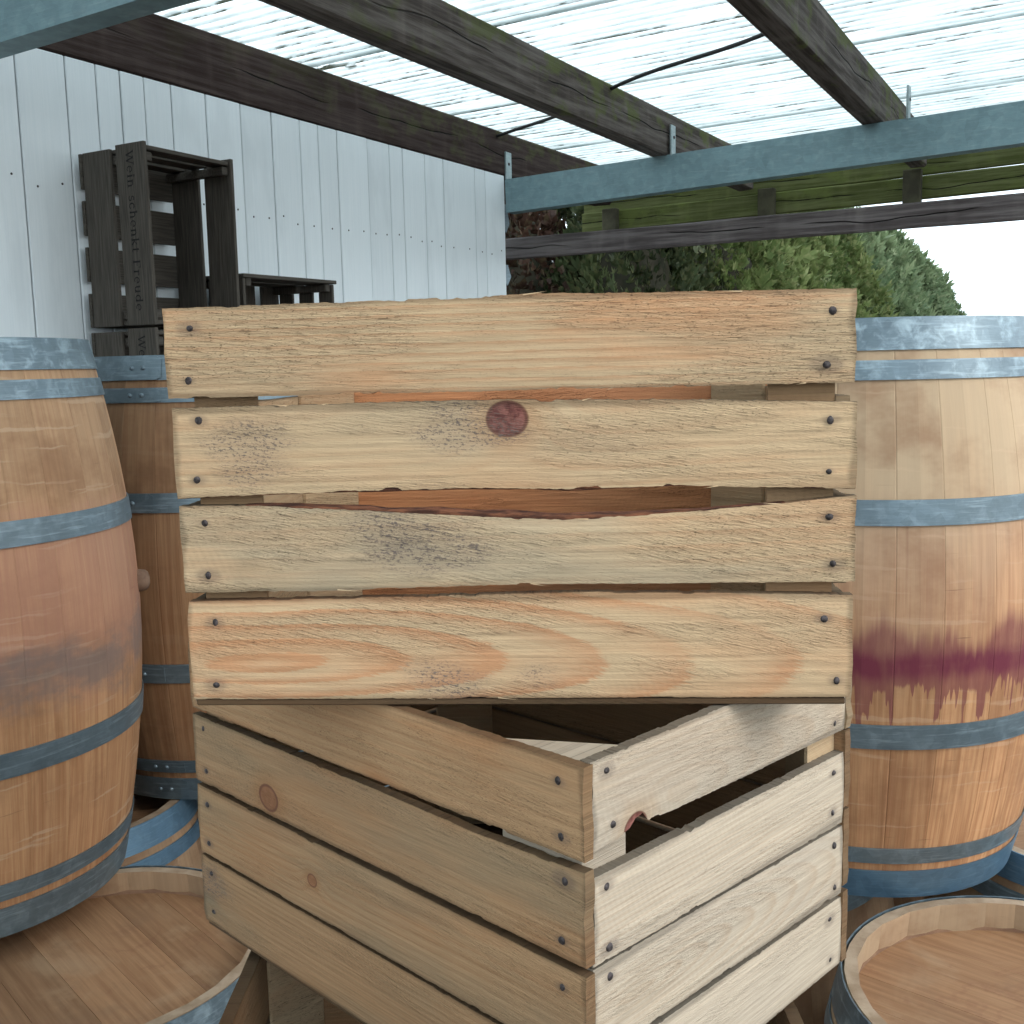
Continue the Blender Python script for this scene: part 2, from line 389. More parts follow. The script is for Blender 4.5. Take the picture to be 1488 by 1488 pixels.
ground_mat = simple('ground_paving', (0.045, 0.042, 0.038), (0.085, 0.08, 0.072), 3.0, 0.9, 0.5, 0.004)
stone_mat = simple('plinth_concrete', (0.22, 0.22, 0.21), (0.30, 0.295, 0.285), 12.0, 0.9)

def roof_mat():
    M = Mat('translucent_corrugated_sheet'); x, y, z = M.xyz('Object')   # x down the slope, y across the waves
    wx, wy, wz = M.xyz('World')
    ph = ((y / 0.052) * 6.28318).sin()
    v1 = M.noise(M.vec(wx * 3.2, wy * 3.2, 0.0), 1.0, 4.0, 0.6)
    streak = M.noise(M.vec(x * 3.4, (y / 0.052), M.rand() * 20.0), 1.0, 4.0, 0.62)
    fine = M.noise(M.vec(x * 26.0, y * 120.0, 0.0), 1.0, 3.0, 0.6)
    valley = ph.step(-0.2, -0.95)
    side = (x * 0.55 - 1.36).step(-0.25, 0.35)          # more algae where the sheet runs over the wall plate
    big = M.noise(M.vec(x * 1.5, (y / 0.052) * 0.35, M.rand() * 9.0), 1.0, 3.0, 0.6)
    dirt = (streak * 0.65 + big * 0.35 + side * 0.11 + (fine - 0.5) * 0.30 + valley * 0.04).step(0.59, 0.66) * valley.max(side * 0.8).max(big.step(0.64, 0.70))
    film = (ph.step(0.5, -0.8) * (streak.step(0.25, 0.65) * 0.45 + 0.22) + v1.step(0.4, 0.7) * 0.10 + (fine - 0.45).max(0.0) * 0.5 + side * 0.22 * ph.step(0.4, -0.4)).clamp()
    c = M.mix(film, (0.85, 0.875, 0.87), (0.16, 0.215, 0.205))
    c = M.mix(dirt.clamp(), c, (0.045, 0.05, 0.035))
    tl = M.nt.nodes.new('ShaderNodeBsdfTranslucent'); M.nt.links.new(c, tl.inputs[0])
    df = M.nt.nodes.new('ShaderNodeBsdfDiffuse'); M.nt.links.new(c, df.inputs[0])
    a = M.nt.nodes.new('ShaderNodeMixShader'); a.inputs[0].default_value = 0.14
    M.nt.links.new(tl.outputs[0], a.inputs[1]); M.nt.links.new(df.outputs[0], a.inputs[2])
    M.nt.links.new(a.outputs[0], M.out.inputs[0]); return M.m
roof_m = roof_mat()

def leaf_mat(name, cols, rough=0.55):
    M = Mat(name); x, y, z = M.xyz('World')
    n = M.noise(M.vec(x, y, z), 2.6, 3.0); n2 = M.noise(M.vec(x, y, z), 24.0, 2.0)
    c = M.mix(n.step(0.35, 0.66), cols[0], cols[1]); c = M.mix((n2.step(0.48, 0.68) * 0.8).clamp(), c, cols[2])
    p = M.principled(c, rough, 0, None, 0.3, link=False)
    tl = M.nt.nodes.new('ShaderNodeBsdfTranslucent'); M.nt.links.new(c, tl.inputs[0])
    a = M.nt.nodes.new('ShaderNodeMixShader'); a.inputs[0].default_value = 0.3
    M.nt.links.new(p.outputs[0], a.inputs[1]); M.nt.links.new(tl.outputs[0], a.inputs[2])
    M.nt.links.new(a.outputs[0], M.out.inputs[0]); return M.m
thuja_a = leaf_mat('thuja_green', ((0.080, 0.120, 0.036), (0.155, 0.20, 0.066), (0.245, 0.255, 0.11)))
thuja_hazed = leaf_mat('thuja_hazed_green', ((0.11, 0.165, 0.082), (0.18, 0.24, 0.12), (0.25, 0.29, 0.16)))  # pale bluish tone paints distant haze into the leaf colour
thuja_shaded = leaf_mat('evergreen_shaded', ((0.030, 0.042, 0.018), (0.060, 0.080, 0.032), (0.105, 0.105, 0.045)))  # shade at the hedge's near end put into the leaf colour
redleaf = leaf_mat('copper_leaf', ((0.030, 0.016, 0.011), (0.060, 0.030, 0.020), (0.085, 0.065, 0.035)))  # copper brown leaf, darkened further for the shade by the wall end
twig_mat = simple('twig_core', (0.018, 0.020, 0.010), (0.035, 0.03, 0.018), 10.0)
trunk_mat = simple('trunk_bark', (0.07, 0.045, 0.03), (0.12, 0.085, 0.06), 20.0, 0.9, 0.8, 0.01)

# ------------------------------------------------------------------ mesh and object helpers
def mesh(name, verts, faces, mats, smooth=False, fmat=None):
    me = bpy.data.meshes.new(name)
    me.from_pydata([tuple(v) for v in verts], [], faces)
    for m in (mats if isinstance(mats, (list, tuple)) else [mats]): me.materials.append(m)
    if fmat is not None: me.polygons.foreach_set('material_index', fmat)
    if smooth: me.polygons.foreach_set('use_smooth', [True] * len(me.polygons))
    me.update(); return me
def obj(name, me, parent=None, M=None, props=None):
    o = bpy.data.objects.new(name, me); COL.objects.link(o)
    if parent is not None: o.parent = parent
    if M is not None: o.matrix_basis = M
    if props:
        for k, v in props.items(): o[k] = v
    return o
def thing(name, label, cat, loc=(0, 0, 0), rz=0.0, group=None):
    o = bpy.data.objects.new(name, None); COL.objects.link(o); o.empty_display_size = 0.05
    o.location = loc; o.rotation_euler = (0, 0, rz); o['label'] = label; o['category'] = cat
    if group: o['group'] = group
    return o
def T(x, y, z): return Matrix.Translation((x, y, z))
def RZ(a): return Matrix.Rotation(a, 4, 'Z')
def box_mesh(name, x0, x1, y0, y1, z0, z1, mat, bev=0.0):
    """Box with chamfered edges."""
    import bmesh
    bm = bmesh.new(); bmesh.ops.create_cube(bm, size=1)
    for v in bm.verts:
        v.co = Vector(((x0 + x1) / 2 + v.co.x * (x1 - x0), (y0 + y1) / 2 + v.co.y * (y1 - y0), (z0 + z1) / 2 + v.co.z * (z1 - z0)))
    if bev: bmesh.ops.bevel(bm, geom=list(bm.edges), offset=bev, segments=1, affect='EDGES', profile=0.5)
    me = bpy.data.meshes.new(name); bm.to_mesh(me); bm.free(); me.materials.append(mat); return me
def lerp_pts(pts, t):
    return float(np.interp(t, [p[0] for p in pts], [p[1] for p in pts]))
def fnoise(seed, n=14):
    a = np.random.default_rng(seed).normal(size=(n, 3))
    def f(t): return sum(a[i, 0] / (i + 1.0) ** 0.7 * math.sin(2.2 * (i + 1) * t * 3.1 + a[i, 1] * 5) for i in range(n)) * 0.3
    return f

def plank_mesh(name, L, top, bot, thick, mat, seed=0, nx=64, rag=0.0007, end=0.0009, lean=(0, 0), warp=0.0):
    """Sawn plank: x along, z across, face at y=0 looking to -y. top/bot are (t, z) edge lines."""
    ft, fb, fe0, fe1, fw = fnoise(seed), fnoise(seed + 1), fnoise(seed + 2), fnoise(seed + 3), fnoise(seed + 4, 4)
    rg = np.random.default_rng(seed + 50)
    nz = 6; verts = []; ids = {}
    jt = rg.normal(size=(nx + 1, 2)) * rag * 0.2
    for _ in range(7 if nx > 100 else 0):
        i0 = rg.integers(2, nx - 8); wv = int(rg.integers(2, 7)); jt[i0:i0 + wv, 0] -= rg.random() * rag * 1.7
        i0 = rg.integers(2, nx - 8); wv = int(rg.integers(2, 7)); jt[i0:i0 + wv, 1] += rg.random() * rag * 1.7
    for i in range(nx + 1):
        t = i / nx
        zt = lerp_pts(top, t) + ft(t) * rag * 0.45 + jt[i, 0]; zb = lerp_pts(bot, t) + fb(t) * rag * 0.45 + jt[i, 1]
        for j in range(nz + 1):
            v = j / nz; z = zb + (zt - zb) * v
            x = -L / 2 + L * t
            if i == 0: x += lean[0] * (v - 0.5) + (fe0(v) + rg.normal() * 0.5) * end
            if i == nx: x += lean[1] * (v - 0.5) + (fe1(v) + rg.normal() * 0.5) * end
            y = fw(t) * warp
            edge = 0.0009 if j in (0, nz) else 0.0
            for k in (0, 1):
                ids[i, j, k] = len(verts)
                zz = z
                verts.append((x, y + (edge if k == 0 else thick), zz))
    F = []
    for i in range(nx):
        for j in range(nz):
            F.append((ids[i, j, 0], ids[i + 1, j, 0], ids[i + 1, j + 1, 0], ids[i, j + 1, 0]))
            F.append((ids[i, j, 1], ids[i, j + 1, 1], ids[i + 1, j + 1, 1], ids[i + 1, j, 1]))
        F.append((ids[i, 0, 0], ids[i, 0, 1], ids[i + 1, 0, 1], ids[i + 1, 0, 0]))
        F.append((ids[i, nz, 0], ids[i + 1, nz, 0], ids[i + 1, nz, 1], ids[i, nz, 1]))
    for j in range(nz):
        F.append((ids[0, j, 0], ids[0, j + 1, 0], ids[0, j + 1, 1], ids[0, j, 1]))
        F.append((ids[nx, j, 0], ids[nx, j, 1], ids[nx, j + 1, 1], ids[nx, j + 1, 0]))
    return mesh(name, verts, F, mat)

def nail_mesh():
    V = [(0, -0.0012, 0)]; F = []; n = 10
    for ring, (r, y) in enumerate(((0.0019, -0.0010), (0.0027, -0.0003), (0.0027, 0.003))):
        for i in range(n): V.append((r * math.cos(6.2832 * i / n), y, r * math.sin(6.2832 * i / n)))
    for i in range(n):
        j = (i + 1) % n
        F.append((0, 1 + i, 1 + j))
        for k in (0, 1): F.append((1 + k * n + i, 1 + (k + 1) * n + i, 1 + (k + 1) * n + j, 1 + k * n + j))
    return mesh('nail', V, F, nail_m, True)
NAIL = nail_mesh()

WOOD0 = dict(seed=0.0, pith_z=0.09, pith_y=0.03, tilt=0.02, wave=0.014, ring_freq=190.0, figure=0.7, orange=0.25, grey=0.35, value=1.0, lean=0.12,
             nail_stain=0.36, knot_pale=0.0)

def prism_mesh(name, pts, z0, z1, mat):
    n = len(pts); V = [(x, y, z0) for x, y in pts] + [(x, y, z1) for x, y in pts]
    F = [tuple(reversed(range(n))), tuple(range(n, 2 * n))] + [(i, (i + 1) % n, n + (i + 1) % n, n + i) for i in range(n)]
    return mesh(name, V, F, mat)

SEED = [100]
def crate(name, label, loc, rz, W, D, faces, thick=0.010, post=0.048, post_top=0.27, floor_t=0.006, group=None, mats=None, pale_post=False):
    """Nailed fruit crate. faces: dict of side -> list of plank dicts(l=(z0,z1), r=(z0,z1), ...)."""
    root = thing(name, label, 'crate', loc, rz, group)
    frames = {'front': (W, T(0, -D / 2, 0)), 'back': (W, T(0, D / 2, 0) @ RZ(math.pi)),
              'right': (D - 2 * thick - 0.0006, T(W / 2 - 0.0008, 0, 0) @ RZ(math.pi / 2)), 'left': (D - 2 * thick - 0.0006, T(-W / 2 + 0.0008, 0, 0) @ RZ(-math.pi / 2))}
    for side, specs in faces.items():
        L0, Mx = frames[side]
        for sp in specs:
            SEED[0] += 7; sd_ = SEED[0]
            (b0, t0), (b1, t1) = sp['l'], sp['r']
            ext = sp.get('ext', (0, 0)); L = L0 + ext[0] + ext[1]; cx = (ext[1] - ext[0]) / 2
            zc = (b0 + t0 + b1 + t1) / 4; hh = (t0 + t1 - b0 - b1) / 4
            top = sp.get('top') or [(0, t0), (1, t1)]; bot = sp.get('bot') or [(0, b0), (1, b1)]
            top = [(a, b - zc) for a, b in top]; bot = [(a, b - zc) for a, b in bot]
            hero = side in ('front', 'right')
            mat = sp.get('mat', (mats or {}).get(side, pine_mat))
            th = thick * sp.get('th', 1.0)
            me = plank_mesh('plank', L, top, bot, th, mat, sd_, 170 if hero else 16, sp.get('rag', 0.0007), sp.get('end', 0.0009), sp.get('lean_ends', (0, 0)), sp.get('warp', 0.0))
            pr = dict(WOOD0); pr.update(seed=sd_ * 0.173 % 9.0, half_h=hh, half_l=L / 2)
            pr.update(sp.get('p', {}))
            for k in ('knot1', 'knot2', 'mould1', 'mould2'):
                if k in sp:
                    kx, kz, kr = sp[k]; pr[k + '_x'] = kx - L / 2 - (ext[0] * 0); pr[k + '_z'] = kz - zc; pr[k + '_r'] = kr
            NL = sp.get('nails', [(0.0175 + rng.uniform(-.004, .004), 0.19 + rng.uniform(-.05, .05)), (0.0175 + rng.uniform(-.004, .004), 0.81 + rng.uniform(-.05, .05)), (L - 0.0175 + rng.uniform(-.004, .004), 0.19 + rng.uniform(-.05, .05)), (L - 0.0175 + rng.uniform(-.004, .004), 0.81 + rng.uniform(-.05, .05))])
            for i, (a, b) in enumerate(NL):
                pr['nail%d_x' % (i + 1)] = a - L / 2; pr['nail%d_z' % (i + 1)] = lerp_pts(bot, a / L) + (lerp_pts(top, a / L) - lerp_pts(bot, a / L)) * b
            pl = obj('plank', me, root, Mx @ T(cx, sp.get('dy', 0.0), zc), pr)
            if hero or side == 'back' and sp.get('nails'):
                for a, b in NL:
                    t = a / L; zz = lerp_pts(bot, t) + (lerp_pts(top, t) - lerp_pts(bot, t)) * b
                    obj('nail', NAIL, pl, T(a - L / 2, rng.uniform(-0.0006, 0.0005), zz) @ Matrix.Rotation(rng.uniform(-.4, .4), 4, 'X') @ Matrix.Rotation(rng.uniform(-.4, .4), 4, 'Z') @ Matrix.Diagonal((rng.uniform(.8, 1.2), 1, rng.uniform(.8, 1.2), 1)))
            if hero and rz > -0.5:
                for _ in range(4):
                    t = rng.uniform(0.04, 0.94); up_e = rng.random() < 0.5; e = lerp_pts(top if up_e else bot, t); ln = rng.uniform(0.006, 0.018); dz = (1 if up_e else -1) * rng.uniform(0.0005, 0.0028); sg = rng.choice((-1, 1))
                    x0 = -L / 2 + L * t; e2 = e - (0.0006 if up_e else -0.0006); yb = rng.uniform(-0.0005, 0.002)
                    V = [(x0, yb, e2 - 0.0005), (x0, yb, e2 + 0.0005), (x0, yb + 0.0009, e2), (x0 + sg * ln, yb - rng.uniform(0, 0.003), e2 + dz)]
                    obj('splinter', mesh('splinter', V, [(0, 1, 3), (1, 2, 3), (2, 0, 3), (0, 2, 1)], mat), pl, None, dict(WOOD0, value=1.25, half_h=0.5, half_l=0.5, post=1.0))
            if 'bark' in sp:
                edge, pts = sp['bark']; V = []; F = []; n = 60
                fb = fnoise(sd_ + 9); lo = pts[0][0]; hi = pts[-1][0]
                for i in range(n + 1):
                    t = lo + (hi - lo) * i / n; h = max(0.0003, lerp_pts(pts, t) * (1 + 0.45 * fb(t * 2)))
                    base = lerp_pts(top if edge == 'top' else bot, t); sgn = 1 if edge == 'top' else -1
                    xx = -L / 2 + L * t
                    for dz, dy in ((-0.002, 0.0008), (h * 0.55, 0.0018), (h, th * 0.55), (h * 0.9, th * 1.0), (-0.002, th + 0.0004)):
                        V.append((xx, dy, base + sgn * dz))
                for i in range(n):
                    for k in range(4):
                        a = i * 5 + k; q = (a, a + 5, a + 6, a + 1); F.append(q if sgn > 0 else q[::-1])
                obj('bark_edge', mesh('bark_edge', V, F, bark), pl)
    # corner posts
    for sx in (-1, 1):
        for sy in (-1, 1):
            ox, oy = sx * (W / 2 - thick - 0.0012), sy * (D / 2 - thick - 0.0006)
            pa = 0.074 if pale_post and sx > 0 and sy < 0 else post
            tri = [(ox, oy), (ox - sx * pa, oy), (ox - sx * pa, oy - sy * 0.003), (ox - sx * 0.003, oy - sy * post), (ox, oy - sy * post)]
            if sx * sy < 0: tri = tri[::-1]
            pr = dict(WOOD0); pr.update(seed=rng.uniform(0, 9), half_h=0.5, half_l=0.5, nail_stain=0.0, value=0.85 if sx > 0 else 0.9, post=1.0, pith_z=0.0, pith_y=0.3, orange=0.6, figure=0.3)
            obj('corner_post', prism_mesh('corner_post', tri, floor_t + 0.001, post_top, (pine_pale_lit if pale_post and sx > 0 else pine_dull_shaded) if sy < 0 else pine_mat), root, None, pr)
    # floor boards
    nb = 4; bw = (D - 0.004) / nb
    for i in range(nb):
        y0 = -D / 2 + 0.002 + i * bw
        me = box_mesh('floor_board', -W / 2 + 0.003, W / 2 - 0.003, y0, y0 + bw - 0.008, 0.0, floor_t - 0.0006, pine_dull_shaded, 0.0008)
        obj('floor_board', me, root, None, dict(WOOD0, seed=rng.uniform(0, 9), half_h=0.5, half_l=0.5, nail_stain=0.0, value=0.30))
    return root

# ------------------------------------------------------------------ setting: ground, plinth
def struct(o): o['kind'] = 'structure'; return o
struct(obj('ground', mesh('ground', [(-300, -300, 0), (300, -300, 0), (300, 300, 0), (-300, 300, 0)], [(0, 1, 2, 3)], ground_mat)))

# shed frame: n = distance towards the wall, s = distance along it, z = height above the floor
AZ = math.radians(30)
WN = Vector((-math.cos(AZ), math.sin(AZ), 0)); WS = Vector((math.sin(AZ), math.cos(AZ), 0))
SLOPE = 0.0268
def W(n, s, z): return WN * n + WS * s + Vector((0, 0, z))
def along_s(n, s, z):      # matrix: local x runs along the wall (s), y away from the camera side (n), z up
    o = W(n, s, z); return Matrix(((WS.x, WN.x, 0, o.x), (WS.y, WN.y, 0, o.y), (0, 0, 1, o.z), (0, 0, 0, 1)))
def along_n(n, s, z, tilt=0.0):   # local x runs towards the wall (n) falling by tilt, y = -s
    o = W(n, s, z); c, sn = math.cos(tilt), math.sin(tilt)
    return Matrix(((WN.x * c, -WS.x, WN.x * sn, o.x), (WN.y * c, -WS.y, WN.y * sn, o.y), (-sn, 0, c, o.z), (0, 0, 0, 1)))

plinth = obj('wall_plinth', box_mesh('wall_plinth', -3.3, 4.2, -0.30, 0.0, 0.0, 0.118, stone_mat, 0.006), None, along_s(2.445, 0.0, 0.0)); struct(plinth)

# ------------------------------------------------------------------ white board wall
WALL_N, WALL_TOP, WALL_END = 2.45, CAMZ + 0.818, 4.243
wall = thing('board_wall', 'white painted shed wall of upright boards behind the barrels', 'wall', tuple(W(WALL_N, 1.5, 0)), 0)
wallM = along_s(WALL_N, 0, 0); wall_inv = Matrix.Translation(tuple(-W(WALL_N, 1.5, 0)))
joints = [-3.3, -3.13, -2.95, -2.8, -2.61, -2.45, -2.3, -2.11, -1.95, -1.78, -1.6, -1.42, -1.25, -1.09, -0.93, -0.76, -0.60, -0.44, -0.27, -0.11, 0.05, 0.22, 0.38, 0.54, 0.71, 0.88, 1.04, 1.20, 1.37, 1.53, 1.69,  # negative end runs on unseen behind the camera, added to steer the light
          1.838, 1.985, 2.082, 2.162, 2.245, 2.344, 2.478, 2.623, 2.763, 2.898, 2.991, 3.092, 3.263, 3.398, 3.482, 3.759 - 0.13, 3.759, 3.996, 4.08, WALL_END]
bn_mesh = mesh('wall_nail', [tuple(v.co * 1.15) for v in NAIL.vertices], [tuple(p.vertices) for p in NAIL.polygons], nail_m, True)
for a, b in zip(joints[:-1], joints[1:]):
    w = b - a - 0.0035; hgt = WALL_TOP - 0.118
    me = box_mesh('wall_board', -w / 2, w / 2, 0, 0.02, -hgt / 2, hgt / 2, white_mat, 0.0022)
    bd = obj('board', me, wall, wall_inv @ along_s(WALL_N + rng.uniform(0, 0.0025), (a + b) / 2, 0.118 + hgt / 2) @ Matrix.Rotation(rng.uniform(-.0006, .0006), 4, 'Y'))
    if a > 1.2:
        for dx in ((-0.25, 0.27) if w > 0.12 else (0.05,)):
            obj('nail', bn_mesh, bd, T(dx * w, -0.0005, CAMZ + 0.487 + rng.uniform(-.012, .012) - 0.118 - hgt / 2))
obj('light_stop_panel', box_mesh('light_stop_panel', -3.3, WALL_END - 0.004, 0.0245, 0.04, 0.125, WALL_TOP - 0.002, seam_mat), wall, wall_inv @ along_s(WALL_N, 0, 0))  # unseen panel added to stop light leaking between the boards

# ------------------------------------------------------------------ canopy: rafters, steel, roof sheets
canopy = thing('canopy_roof', 'open canopy of dark timber rafters on galvanised steel with clear corrugated roofing', 'canopy', (0, 0, 0))
def timber(name, L, w, h, mat, M, props=None, nseg=28, wob=0.0025, seed=1, bev=0.006):
    """Old beam with slightly wavy arrises; local x along, centred."""
    rg = np.random.default_rng(seed); V = []; F = []
    prof = [(-w / 2 + bev, -h / 2), (w / 2 - bev, -h / 2), (w / 2, -h / 2 + bev), (w / 2, h / 2 - bev), (w / 2 - bev, h / 2), (-w / 2 + bev, h / 2), (-w / 2, h / 2 - bev), (-w / 2, -h / 2 + bev)]
    f = [fnoise(seed * 31 + k, 6) for k in range(16)]
    for i in range(nseg + 1):
        t = i / nseg
        for k, (yy, zz) in enumerate(prof):
            V.append((-L / 2 + L * t, yy + f[k](t) * wob, zz + f[k + 8](t) * wob))
    m = len(prof)
    for i in range(nseg):
        for k in range(m):
            k2 = (k + 1) % m; F.append((i * m + k, (i + 1) * m + k, (i + 1) * m + k2, i * m + k2)[::-1])
    F.append(tuple(range(m))[::-1][::-1]); F.append(tuple(range(nseg * m, nseg * m + m))[::-1])
    return obj(name, mesh(name, V, F, mat), canopy, M, props)
S0, S1 = -2.2, 5.36
def roof_z(n): return CAMZ + 0.803 + (2.44 - n) * SLOPE     # top of the steel = underside of rafters
timber('wall_plate', 8.6, 0.10, 0.182, plate_wood, along_s(2.499, 1.05, CAMZ + 0.9115), dict(moss_at=-0.35, label='dark brown wall plate along the top of the white boards'), seed=3)
for n, h, sk, sd_ in ((1.728, 0.165, 0.0, 5), (0.84, 0.155, 0.022, 8), (-0.06, 0.16, 0.0, 12)):
    M = along_s(n, (S0 + S1) / 2, roof_z(n) + h / 2 + 0.001) @ RZ(sk)
    timber('rafter', S1 - S0, 0.075, h, rafter_mat, M, dict(moss_at=0.25), seed=sd_, wob=0.004)
def channel(name, s, n0, n1, label):
    """C-section beam: web towards the camera, flanges away; rises gently away from the wall."""
    L = n1 - n0; h, fl, t = 0.141, 0.068, 0.006; V = []; F = []
    prof = [(0, 0), (-fl, 0), (-fl, t), (-t, t), (-t, h - t), (-fl, h - t), (-fl, h), (0, h)]   # local y = -s so away = -y
    for xx in (-L / 2, L / 2):
        for a, b in prof: V.append((xx, a, b))
    m = len(prof)
    for k in range(m): F.append((k, (k + 1) % m, m + (k + 1) % m, m + k))
    for q in ((0, 1, 2, 3), (0, 3, 4, 7), (4, 5, 6, 7)):
        F.append(q); F.append(tuple(m + a for a in q)[::-1])
    nm = (n0 + n1) / 2
    me = mesh(name, V, F, steel_mat)
    return obj(name, me, canopy, along_n(nm, s, roof_z(nm) - h, math.atan(SLOPE)), dict(bloom=0.7, label=label))
beam1 = channel('steel_beam', 4.245, -0.6, 2.446, 'galvanised blue grey steel beam running out from the wall corner')
beam2 = channel('steel_beam', 1.50, -0.6, 2.44, 'galvanised steel beam crossing above the left barrels')
for s in (4.28, 1.535):
    obj('steel_post', box_mesh('steel_post', -0.05, 0.05, -0.05, 0.05, 0, roof_z(-0.52) - 0.143, steel_mat, 0.004), canopy, along_s(-0.52, s, 0), dict(bloom=0.5))
obj('steel_post', box_mesh('steel_post', -0.04, 0.04, -0.03, 0.03, 0, roof_z(2.5) - 0.002, steel_mat, 0.004), canopy, along_s(2.535, 4.262, 0), dict(bloom=0.3))
# fixing plates on the steel where the rafters sit
bolt_me = mesh('bolt', [tuple(Vector((v.co.x, v.co.z, -v.co.y)) * 2.6) for v in NAIL.vertices], [tuple(p.vertices) for p in NAIL.polygons], nail_m, True)
for n in (1.676, 0.772, -0.112):
    pm = along_s(n, 4.262, roof_z(n) - 0.004)
    b = obj('bracket', box_mesh('bracket', -0.022, 0.022, -0.004, 0.004, 0.0, 0.118, plate_mat, 0.001), canopy, pm, dict(bloom=0.8))
    obj('bolt', bolt_me, b, T(0.004, -0.0045, 0.072) @ Matrix.Rotation(math.radians(90), 4, 'X'))
b = obj('bracket', box_mesh('bracket', -0.024, 0.024, -0.004, 0.004, 0.0, 0.115, plate_mat, 0.001), canopy, along_s(2.444, 4.268, roof_z(2.44) + 0.002), dict(bloom=0.8))
obj('bolt', bolt_me, b, T(0.0, -0.0045, 0.065) @ Matrix.Rotation(math.radians(90), 4, 'X'))
for z0, z1, ww in ((0.60, 0.70, 0.05), (0.37, 0.44, 0.055)):     # gusset plates on the end of the wall
    V = [(0, 0, z0 + CAMZ), (0, 0, z1 + CAMZ), (ww * 0.5, 0, z1 + CAMZ), (ww, 0, z0 + CAMZ + 0.02), (ww * 0.4, 0, z0 + CAMZ - 0.02)]
    V += [(x, 0.005, z) for x, y, z in V]; F = [(0, 1, 2, 3, 4)[::-1], (5, 6, 7, 8, 9)] + [(i, (i + 1) % 5, 5 + (i + 1) % 5, 5 + i) for i in range(5)]
    obj('gusset_plate', mesh('gusset_plate', V, F, hoop_mat), canopy, along_s(2.46, WALL_END + 0.004, 0), dict(bloom=0.4))
# grey rail below the steel and mossy boards at the far eaves
rl = 3.15
timber('grey_rail', rl, 0.045, 0.092, grey_wood, along_n(2.55 - rl / 2, 4.40, CAMZ + 0.522), dict(label='grey weathered timber rail below the steel beam'), seed=21, wob=0.003)
for n in (2.47, 1.63, 0.95, 0.05):
    obj('eaves_block', box_mesh('eaves_block', -0.022, 0.022, -0.04, 0.04, CAMZ + 0.685, roof_z(n) + 0.002, eaves_wood, 0.003), canopy, along_s(n, 5.39, 0), dict(moss_at=1.0))
timber('eaves_board', 3.3, 0.02, 0.105, mossy, along_n(1.0, 5.425, CAMZ + 0.765, 0.012), dict(moss_at=0.75), seed=31)
timber('eaves_board', 3.3, 0.02, 0.10, mossy, along_n(1.0, 5.450, CAMZ + 0.872, 0.018), dict(moss_at=1.2), seed=33)
# corrugated sheets
PITCHW = 0.052
def sheet(s0, nw, dz, n0=-0.55, n1=2.66):  # unseen open edge kept short to let light in from the right
    npw = 8; cnt = nw * npw; V = []; F = []
    for i in range(cnt + 1):
        yy = i * PITCHW / npw; zz = 0.0075 * math.sin(6.28318 * yy / PITCHW)
        for xx in (n0, (n0 + n1) / 2, n1): V.append((xx, yy, zz))
    for i in range(cnt):
        for k in (0, 1):
            a = i * 3 + k; F.append((a, a + 1, a + 4, a + 3))
    me = mesh('roof_sheet', V, F, roof_m, True)
    o = W(0, s0, roof_z(0) + 0.178 + dz); c, sn = 1.0, SLOPE
    M = Matrix(((WN.x, WS.x, 0, o.x), (WN.y, WS.y, 0, o.y), (-SLOPE, 0, 1, o.z), (0, 0, 0, 1)))
    obj('roof_sheet', me, canopy, M)
s = -2.35; k = 0  # sheets extended unseen behind the camera to dim light from there
while s < 5.3:
    sheet(s, 18, 0.0025 * (k % 2)); s += 17 * PITCHW; k += 1
# cable slung under the roof
def tube(name, pts, r, mat, parent=None, n=8):
    V = []; F = []; P = [Vector(p) for p in pts]
    for i, p in enumerate(P):
        d = (P[min(i + 1, len(P) - 1)] - P[max(i - 1, 0)]).normalized(); a = d.cross(Vector((0, 0, 1))).normalized(); b = d.cross(a)
        for k in range(n): V.append(p + a * r * math.cos(6.2832 * k / n) + b * r * math.sin(6.2832 * k / n))
    for i in range(len(P) - 1):
        for k in range(n): F.append((i * n + k, i * n + (k + 1) % n, (i + 1) * n + (k + 1) % n, (i + 1) * n + k))
    return obj(name, mesh(name, V, F, mat, True), parent)
cp = []
for i in range(41):
    t = i / 40; n = 2.46 + (0.90 - 2.46) * t
    cp.append(W(n, 4.19 + (3.26 - 4.19) * t + 0.03 * math.sin(t * 9), CAMZ + 0.975 + 0.007 * math.sin(t * 11) - 0.008 * math.sin(t * math.pi * 2) ** 2))
cb = tube('power_cable', cp, 0.0070, cable_mat)
cb['label'] = 'black cable slung beneath the corrugated roof sheets between rafters'; cb['category'] = 'cable'

